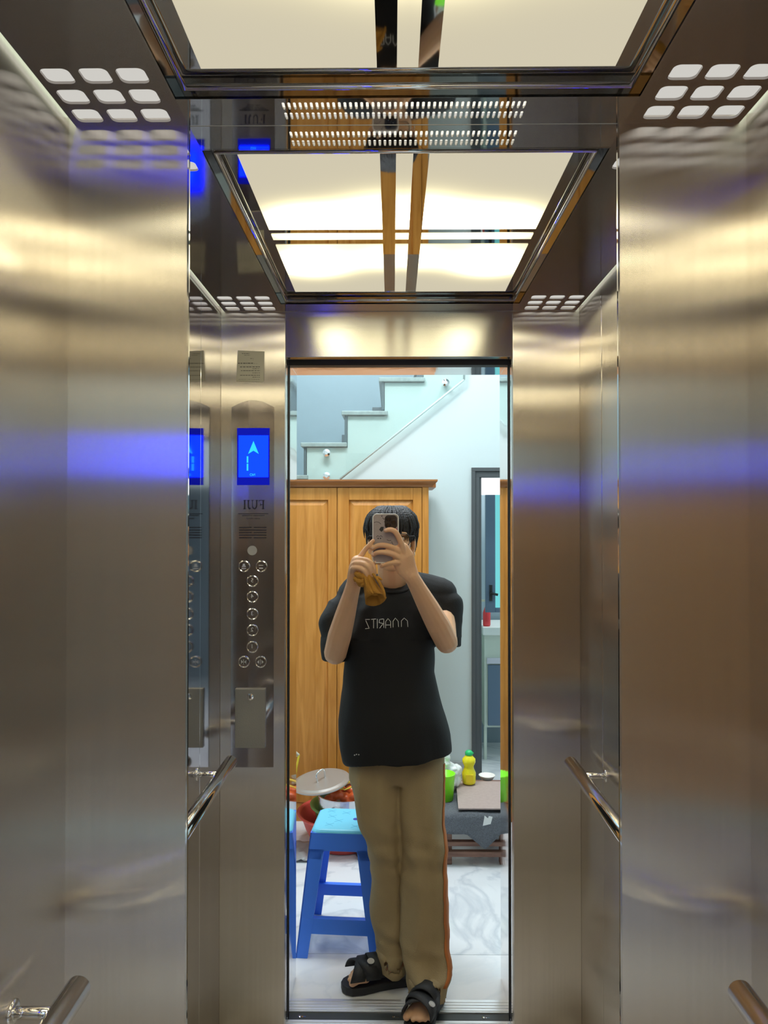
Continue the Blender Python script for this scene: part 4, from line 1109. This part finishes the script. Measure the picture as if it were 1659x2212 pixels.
# lettering across the chest, projected on to the shirt front
from mathutils.bvhtree import BVHTree
def make_bvh(o):
    b_ = nb(); b_.from_mesh(o.data); t_ = BVHTree.FromBMesh(b_); b_.free(); return t_
bv = make_bvh(tsh)
def on(bv, px, py, d=2.70, off=.0012):
    a = P(px, py, d-.25); h_ = bv.ray_cast(a, (a-Vector((0, -D, HC))).normalized())
    return (h_[0] + Vector((0, -off, 0))) if h_[0] is not None else P(px, py, d)
bm = nb()
def ln(*p, w=.0011):
    pp = []
    for a, b in zip(p[:-1], p[1:]):
        for t_ in (0, .5): pp.append(on(bv, a[0]+(b[0]-a[0])*t_, a[1]+(b[1]-a[1])*t_))
    pp.append(on(bv, *p[-1])); tube(bm, pp, w, 6)
ln((789, 1338), (799, 1338)); ln((790, 1340), (797, 1356)); ln((789, 1358), (798, 1357))        # reversed Z-like S
ln((802, 1338), (812, 1337)); ln((807, 1339), (807, 1357))
ln((815, 1337), (815, 1357))
ln((829, 1337), (829, 1356)); ln((828, 1337), (820, 1338), (819, 1345), (828, 1347)); ln((827, 1348), (820, 1357))
ln((833, 1357), (833, 1343), (838, 1336), (844, 1343), (844, 1356)); ln((834, 1350), (843, 1350))
ln((849, 1355), (849, 1342), (854, 1335), (860, 1342), (861, 1354))
ln((867, 1354), (867, 1341), (873, 1335), (880, 1341), (881, 1354))
finish(bm, 'chest_lettering', plain('white_print', (.85, .86, .80), .6), tsh)
bm = nb()
for a in ((766, 1631), (770, 1629.5), (775, 1630)): ell(bm, on(bv, *a), (.0022, .0015, .0022), seg=8, rg=6)
finish(bm, 'hem_mark', plain('white_speck', (.7, .7, .7), .6), tsh)

# trousers
bm = nb()
def leg(rows):
    pts, rad = [], []
    for y, xl, xr, d, dep in rows:
        a, b = P(xl, y, d), P(xr, y, d); pts.append((a+b)/2); rad.append((dep, (b-a).length/2))
    pts += [pts[-1]+Vector((0, 0, .004)), pts[-1]+Vector((0, 0, .06))]; rad += [(rad[-1][0]-.010, rad[-1][1]-.010)]*2
    srings(bm, pts, rad, 40, 2.2)
leg([(1600, 753, 862, 2.84, .080), (1680, 753, 868, 2.82, .100), (1760, 773, 870, 2.79, .105), (1830, 795, 872, 2.77, .095), (1900, 803, 874, 2.76, .085), (1955, 799, 876, 2.75, .082), (2010, 805, 878, 2.73, .080), (2060, 809, 880, 2.70, .084), (2090, 815, 882, 2.685, .082)])
leg([(1600, 858, 958, 2.84, .080), (1680, 860, 962, 2.81, .100), (1760, 860, 962, 2.77, .105), (1850, 864, 966, 2.73, .095), (1950, 868, 969, 2.68, .088), (2050, 868, 972, 2.63, .082), (2100, 872, 971, 2.585, .088), (2146, 880, 964, 2.565, .088)])
srings(bm, [P(856, y, 2.83) for y in (1585, 1620, 1680)], [(.085, .165), (.095, .168), (.100, .166)], 48, 2.4)
me = remesh(bm, .0050, 6, .5)
bmm = nb(); bmm.from_mesh(me)
for v in bmm.verts:
    p = v.co; low = max(0, min(1, (1.0-p.z)/.9))
    f_ = .009*noise.noise(Vector((p.x*18, p.y*10, p.z*3.6)))
    f_ += .0055*sin(p.x*75+p.z*7+3*noise.noise(p*4))*(.4+.6*low)
    kb_ = math.exp(-((p.z-.42)/.10)**2) + math.exp(-((p.z-.12)/.08)**2)*1.2
    f_ += .013*kb_*noise.noise(Vector((p.x*14+p.z*11, p.y*9, p.z*20)))
    v.co = p+v.normal*f_
me = bpy.data.meshes.new('trousers'); bmm.to_mesh(me); bmm.free()
tro = finish_me(me, 'trousers', khaki, per, smooth=True)
bv2 = make_bvh(tro)
bm = nb()
def on2(px, py, d=2.7):
    a = P(px, py, d-.35); h_ = bv2.ray_cast(a, (a-Vector((0, -D, HC))).normalized()); return h_[0]
prevq = None; rowsS = []
for k in range(60):
    py = 1650+ (2135-1650)*k/59
    wpx = 2.0+7.5*max(0, min(1, (py-1720)/250))
    xe = None
    for x in range(985, 930, -1):
        if on2(x+.5, py) is not None: xe = x+.5; break
    if xe is None: continue
    r = []
    for u in (-.25, .35, 1.0):
        h_ = on2(xe-.6-wpx*max(u, 0), py)
        if h_ is None: r = None; break
        r.append(h_+Vector((.0016 if u <= 0 else .0004, -.0022, 0)))
    if r: 
        r[0] = r[0]+Vector((.001, .012, 0)); rowsS.append([bm.verts.new(q) for q in r])
for a, b in zip(rowsS[:-1], rowsS[1:]):
    for i in range(2): bm.faces.new((a[i], a[i+1], b[i+1], b[i]))
o = finish(bm, 'side_stripe', plain('rust_orange_cloth', (.52, .17, .04), .85), tro, smooth=True); o.modifiers.new('s', 'SOLIDIFY').thickness = .0012; o['label'] = 'rust orange side stripe'

# sandals
def sandal(heel, toe, s):
    rub = plain('black_eva', (.022, .024, .028), .6, bump=.1, bscale=200)
    ax = (toe-heel).normalized(); side = Vector((ax.y, -ax.x, 0)); L = (toe-heel).length
    bm = nb(); prof = []
    hwf = [(0, .012), (.02, .026), (.10, .034), (.30, .033), (.50, .036), (.72, .046), (.88, .043), (.96, .030), (1.0, .012)]
    left = [heel+ax*(L*u)+side*w_ for u, w_ in hwf]; right = [heel+ax*(L*u)-side*w_ for u, w_ in hwf][::-1]
    ol = left+right
    A = [bm.verts.new((p.x, p.y, .0005)) for p in ol]; B = [bm.verts.new((p.x, p.y, LS)) for p in ol]
    bm.faces.new(A[::-1]); bm.faces.new(B)
    for i in range(len(ol)): bm.faces.new((A[i], A[(i+1) % len(ol)], B[(i+1) % len(ol)], B[i]))
    so = finish(bm, 'sandal', rub, per, smooth=False, bevel=.005, segs=3)
    def strap(u0, u1, h0, h1, wd, cross=0):
        bm = nb(); rows = []
        for k in range(15):
            t_ = k/14; a = pi*t_; u = u0+(u1-u0)*t_ ; hh = h0+(h1-h0)*t_
            wl = (.040 if u < .6 else .048)
            c = heel+ax*(L*u)+side*(-cos(a)*wl)+Vector((0, 0, LS-.004+sin(a)**.7*hh))
            rows.append([bm.verts.new(c+ax*(q*wd/2)+Vector((0, 0, 0 if q > 0 else 0))) for q in (-1, 0, 1)])
        for a, b in zip(rows[:-1], rows[1:]):
            for i in range(2): bm.faces.new((a[i], a[i+1], b[i+1], b[i]))
        o = finish(bm, 'strap', rub, so, smooth=True); m = o.modifiers.new('s', 'SOLIDIFY'); m.thickness = .005; m.offset = 1
        return o
    strap(.60, .82, .050, .036, .050); strap(.82, .60, .037, .051, .050); strap(.54, .56, .056, .056, .050)
    return so, ax, side, L
so1, ax1, sd1, L1 = sandal(hl, tl, 1)
so2, ax2, sd2, L2 = sandal(hr, tr, -1)
bpy.context.view_layer.update()
for so, px, py, tilt in ((so1, 801, 2076, -40), (so2, 933, 2169, -50)):
    o_ = Vector((0, -D, HC)); dr_ = (P(px, py, 2.5)-o_).normalized()
    hit = SC.ray_cast(bpy.context.evaluated_depsgraph_get(), o_+dr_*2.0, dr_)
    c = hit[1]-dr_*.002; nrm = hit[2]
    if nrm.dot(dr_) > 0: nrm = -nrm
    Rb = Vector((0, -1, 0)).rotation_difference(nrm).to_matrix()
    bm = nb(); lathe(bm, [(.0095, .001), (.0095, -.0015), (.0078, -.0018), (.0078, -.0008), (.005, -.0008), (.005, -.0016), (.001, -.0016)], (0, 0, 0), 24, 'y')
    for v in bm.verts: v.co = c + Rb @ Vector((v.co.x*1.3, v.co.y, v.co.z))
    finish(bm, 'strap_badge', plain('pale_badge', (.60, .60, .60), .4), so)

# hair: cap plus many combed locks
hair_m = plain('black_hair', (.011, .011, .013), .5, bump=.5, bscale=160, var=.5, vscale=120)
bm = nb(); ell(bm, hd(0, .018, .046), (.082, .096, .070)); ell(bm, hd(0, .040, .0), (.078, .075, .072))
for s in (-1, 1): ell(bm, hd(s*.068, .01, .028), (.018, .06, .040))
me = remesh(bm, .004, 3); bmm = nb(); bmm.from_mesh(me)
dele = [v for v in bmm.verts if (v.co.y-HX.y) < -.055 and (v.co.z-HX.z) < .018 and abs(v.co.x-HX.x) < .060]
bmesh.ops.delete(bmm, geom=dele, context='VERTS')
rr = random.Random(11)
for k in range(420):
    # root near the crown parting, sweep outward and down
    a = rr.uniform(0, 2*pi); fr_ = rr.uniform(.05, 1)
    crown = hd(-.002+rr.uniform(-.012, .012), .01+rr.uniform(-.03, .03), .117)
    dx, dy = cos(a), sin(a)
    front = max(0, -dy)
    side_ = abs(dx)
    zend = .028 - .030*side_*rr.uniform(.4, 1.1) - .012*front + rr.uniform(-.01, .014)
    if dy > .2: zend = -.05*rr.uniform(.3, 1)
    rx, ry = .090+rr.uniform(-.006, .008), .105+rr.uniform(-.004, .006)
    p0 = crown + Vector((dx*.01, dy*.01, 0))
    p1 = hd(dx*rx*.55, .012+dy*ry*.55, .112+rr.uniform(-.003, .004))
    p2 = hd(dx*rx*.90, .012+dy*ry*.88, .080+rr.uniform(-.004, .006))
    p3 = hd(dx*rx*1.0+rr.uniform(-.006, .006), .012+dy*ry*.97, (.080+zend)*.5)
    p4 = hd(dx*rx*.93+rr.uniform(-.010, .010), .012+dy*ry*.93, zend)
    pp, qq = smooth_path([p0, p1, p2, p3, p4], [.0035, .0052, .0052, .0042, .0008], 3)
    tube(bmm, pp, qq, 6)
me = bpy.data.meshes.new('hair'); bmm.to_mesh(me); bmm.free()
finish_me(me, 'hair', hair_m, per, smooth=True)
# eyes, brows, earrings
bm = nb()
for s in (-1, 1): ell(bm, hd(s*.033, -.072, .004), (.0135, .010, .0075))
ey = finish(bm, 'eyes', plain('eye_white', (.70, .66, .62), .25), per, smooth=True)
bm = nb()
for s in (-1, 1): ell(bm, hd(s*.033, -.079, .004), (.0058, .0042, .0058))
finish(bm, 'irises', M['black'], ey, smooth=True)
bm = nb()
for s in (-1, 1): tube(bm, [hd(s*.016, -.088, .018), hd(s*.034, -.086, .024), hd(s*.052, -.072, .019)], [.003, .0032, .0012], 8)
finish(bm, 'eyebrows', hair_m, per, smooth=True)
bm = nb(); lathe(bm, [(.0055, -.0012), (.0065, 0), (.0055, .0012), (.0045, 0)], hd(.0835, -.004, -.054), 20, 'x', closed=True); finish(bm, 'earring', M['chrome'], per, smooth=True)
# spectacles
gs = bpy.data.objects.new('spectacles', None); COL.objects.link(gs); gs.parent = per; gs.matrix_parent_inverse = per.matrix_basis.inverted()
bm = nb()
for s in (-1, 1):
    cpt = hd(s*.036, -.098, .000); pts = []
    for x, z in rrect(-.027, .027, -.022, .021, .016, 4): pts.append(cpt+Vector((x, 0, z)))
    tube(bm, pts+[pts[0]], .0014, 8, caps=False)
    tube(bm, [hd(s*.062, -.098, .012), hd(s*.080, -.088, .014), hd(s*.086, .0, .006), hd(s*.084, .02, -.004)], .0018, 8)
tube(bm, [hd(-.010, -.098, .004), hd(0, -.102, .008), hd(.010, -.098, .004)], .0014, 8)
finish(bm, 'spectacle_frame', M['black'], gs, smooth=True)
bm = nb()
for s in (-1, 1): prism(bm, [(HX.x+s*.036+x, HX.z+z) for x, z in rrect(-.026, .026, -.021, .020, .015, 4)], HX.y-.0985, HX.y-.0975)
finish(bm, 'lens', clear('spectacle_lens', (.95, .95, .95), .05), gs)
# fingernails
bm = nb()
for p in ((833, 1145.5, 2.5262), (806, 1184, 2.5345), (807, 1198, 2.5365)):
    c = P(*p); ell(bm, c, (.005, .0015, .0042), seg=10, rg=8)
finish(bm, 'fingernails', plain('nail', (.72, .46, .36), .3), per, smooth=True)

# ------------------------------------------------------------ the phone
ph = empty('smartphone', 'smartphone in a patterned grey case with a white edge held before the face', 'phone', tuple(P(833, 1163, PD)))
a, b = P(805, 1110, PD), P(861, 1216, PD)
X0, X1, Z1, Z0 = a.x, b.x, a.z, b.z; Yp = PD-D
def rbox(x0, x1, z0, z1, r, y0, y1, name, mat, par, bev=0):
    bm = nb(); prism(bm, rrect(x0, x1, z0, z1, r, 6), y0, y1); return finish(bm, name, mat, par, bevel=bev)
rbox(X0, X1, Z0, Z1, .014, Yp-.0055, Yp+.006, 'case', plain('grey_case', (.40, .34, .32), .3, var=.15, vscale=60), ph, .0015)
bm = nb(); rp = [(x, Yp-.0055, z) for x, z in rrect(X0+.0008, X1-.0008, Z0+.0008, Z1-.0008, .0135, 6)]; tube(bm, rp+[rp[0]], .0015, 8, caps=False)
finish(bm, 'case_edge', plain('white_edge', (.88, .88, .86), .3), ph, smooth=True)
cmx0, cmz1 = P(831, 1113, PD).x, P(831, 1113, PD).z; cmx1, cmz0 = P(858, 1142, PD).x, P(858, 1142, PD).z
cm = rbox(cmx0, cmx1, cmz0, cmz1, .012, Yp-.0085, Yp-.0055, 'camera_plate', plain('black_glass', (.02, .02, .025), .12), ph, .001)
for i, (u, v) in enumerate(((.3, .72), (.3, .28), (.72, .5))):
    cxx, czz = cmx0+(cmx1-cmx0)*u, cmz0+(cmz1-cmz0)*v
    bm = nb(); lathe(bm, [(.0078, 0), (.0078, -.0025), (.0062, -.003), (.0055, -.0015), (.001, -.0015)], (cxx, Yp-.0085, czz), 24, 'y'); finish(bm, 'lens', plain('lens_black', (.01, .01, .015), .1), cm)
# plain doodle pattern on the case
bm = nb()
def pl(px, py): v = P(px, py, PD); return (v.x, v.z)
for pts in ([(808, 1129), (813, 1127), (818, 1128), (823, 1132)], [(813, 1160), (816, 1157), (819, 1159)], [(820, 1159), (823, 1157), (826, 1160)], [(836, 1166), (840, 1168), (845, 1167)], [(846, 1170), (849, 1176), (848, 1181)]):
    stroke(bm, [pl(*p) for p in pts], .0014, Yp-.0062)
for px, py, r in ((825, 1115, .002), (829, 1121, .0018), (831, 1127, .0018), (817, 1163, .0022), (822, 1163, .0022), (827, 1119, .0015)):
    lathe(bm, [(r, -.0005), (r, 0)], (pl(px, py)[0], Yp-.0057, pl(px, py)[1]), 12, 'y')
prism(bm, [pl(819, 1144), pl(823, 1138), pl(829, 1138), pl(828, 1145), pl(824, 1149)], Yp-.0062, Yp-.0056)
finish(bm, 'case_pattern', plain('black_print', (.03, .03, .03), .5), ph)
bm = nb(); prism(bm, [pl(851, 1143), pl(858, 1141), pl(859, 1158), pl(854, 1152)], Yp-.0061, Yp-.0056)
finish(bm, 'pink_print', plain('pink_print', (.45, .10, .14), .5), ph)

# ------------------------------------------------------------ ochre cloth held in the hand
bm = nb()
pin = P(796, 1242, 2.515); seg = 48
def cloth_ring(c, rx, ry, ph_, amp, tilt):
    out = []
    for k in range(seg):
        a = 2*pi*k/seg; m = 1+amp*sin(5*a+ph_)+amp*.5*sin(9*a+ph_*2)
        out.append((c.x+rx*m*cos(a), c.y+ry*m*sin(a), c.z+tilt*cos(a)-max(0, (ry-.018))*3.6*sin(a)))
    return out
path = [(P(792, 1236, 2.525), .010, .010, .0, .1, 0), (P(794, 1247, 2.515), .014, .012, .3, .25, .0), (P(799, 1260, 2.51), .019, .016, .8, .26, -.004), (P(804, 1272, 2.508), .024, .019, 1.1, .20, -.006), (P(808, 1284, 2.506), .030, .022, 1.3, .12, -.008), (P(811, 1296, 2.506), .034, .024, 1.5, .05, .006)]
rings = [[bm.verts.new(p) for p in cloth_ring(*r)] for r in path]
for i in range(len(rings)-1):
    for k in range(seg): bm.faces.new((rings[i][k], rings[i][(k+1) % seg], rings[i+1][(k+1) % seg], rings[i+1][k]))
# loops bulging out of the fist at the left
for (a, b, c, r) in ((P(770, 1240, 2.52), P(778, 1244, 2.51), P(790, 1246, 2.515), .010), (P(768, 1250, 2.52), P(778, 1256, 2.512), P(792, 1252, 2.515), .010), (P(776, 1262, 2.52), P(784, 1262, 2.512), P(794, 1258, 2.515), .008)):
    pp, qq = smooth_path([a, b, c], [r*.8, r, r*.9], 6)
    qq = [(q*(1+.25*sin(i*1.7)), q*.8) for i, q in enumerate(qq)]
    limb(bm, pp, qq, 14)
for pts, r in (([P(789, 1250, 2.50), P(794, 1268, 2.492), P(806, 1282, 2.488), P(814, 1284, 2.488)], .0045), ([P(806, 1240, 2.505), P(818, 1256, 2.495), P(828, 1276, 2.49), P(832, 1292, 2.49)], .0045), ([P(812, 1246, 2.51), P(818, 1248, 2.50), P(824, 1252, 2.50)], .004)):
    pp, qq = smooth_path(pts, [r*.7]+[r]*(len(pts)-2)+[r*.6], 4); limb(bm, pp, qq, 10)
o = finish(bm, 'cleaning_cloth', plain('ochre_cloth', (.48, .23, .03), .85, bump=.25, bscale=160, var=.25, vscale=40), smooth=True)
m_ = o.modifiers.new('s', 'SOLIDIFY'); m_.thickness = .0016; m_.offset = 0
o_cloth = o
tag(o, 'crumpled ochre cloth hanging from the fingers of the raised hand', 'cloth')
bpy.context.view_layer.update()
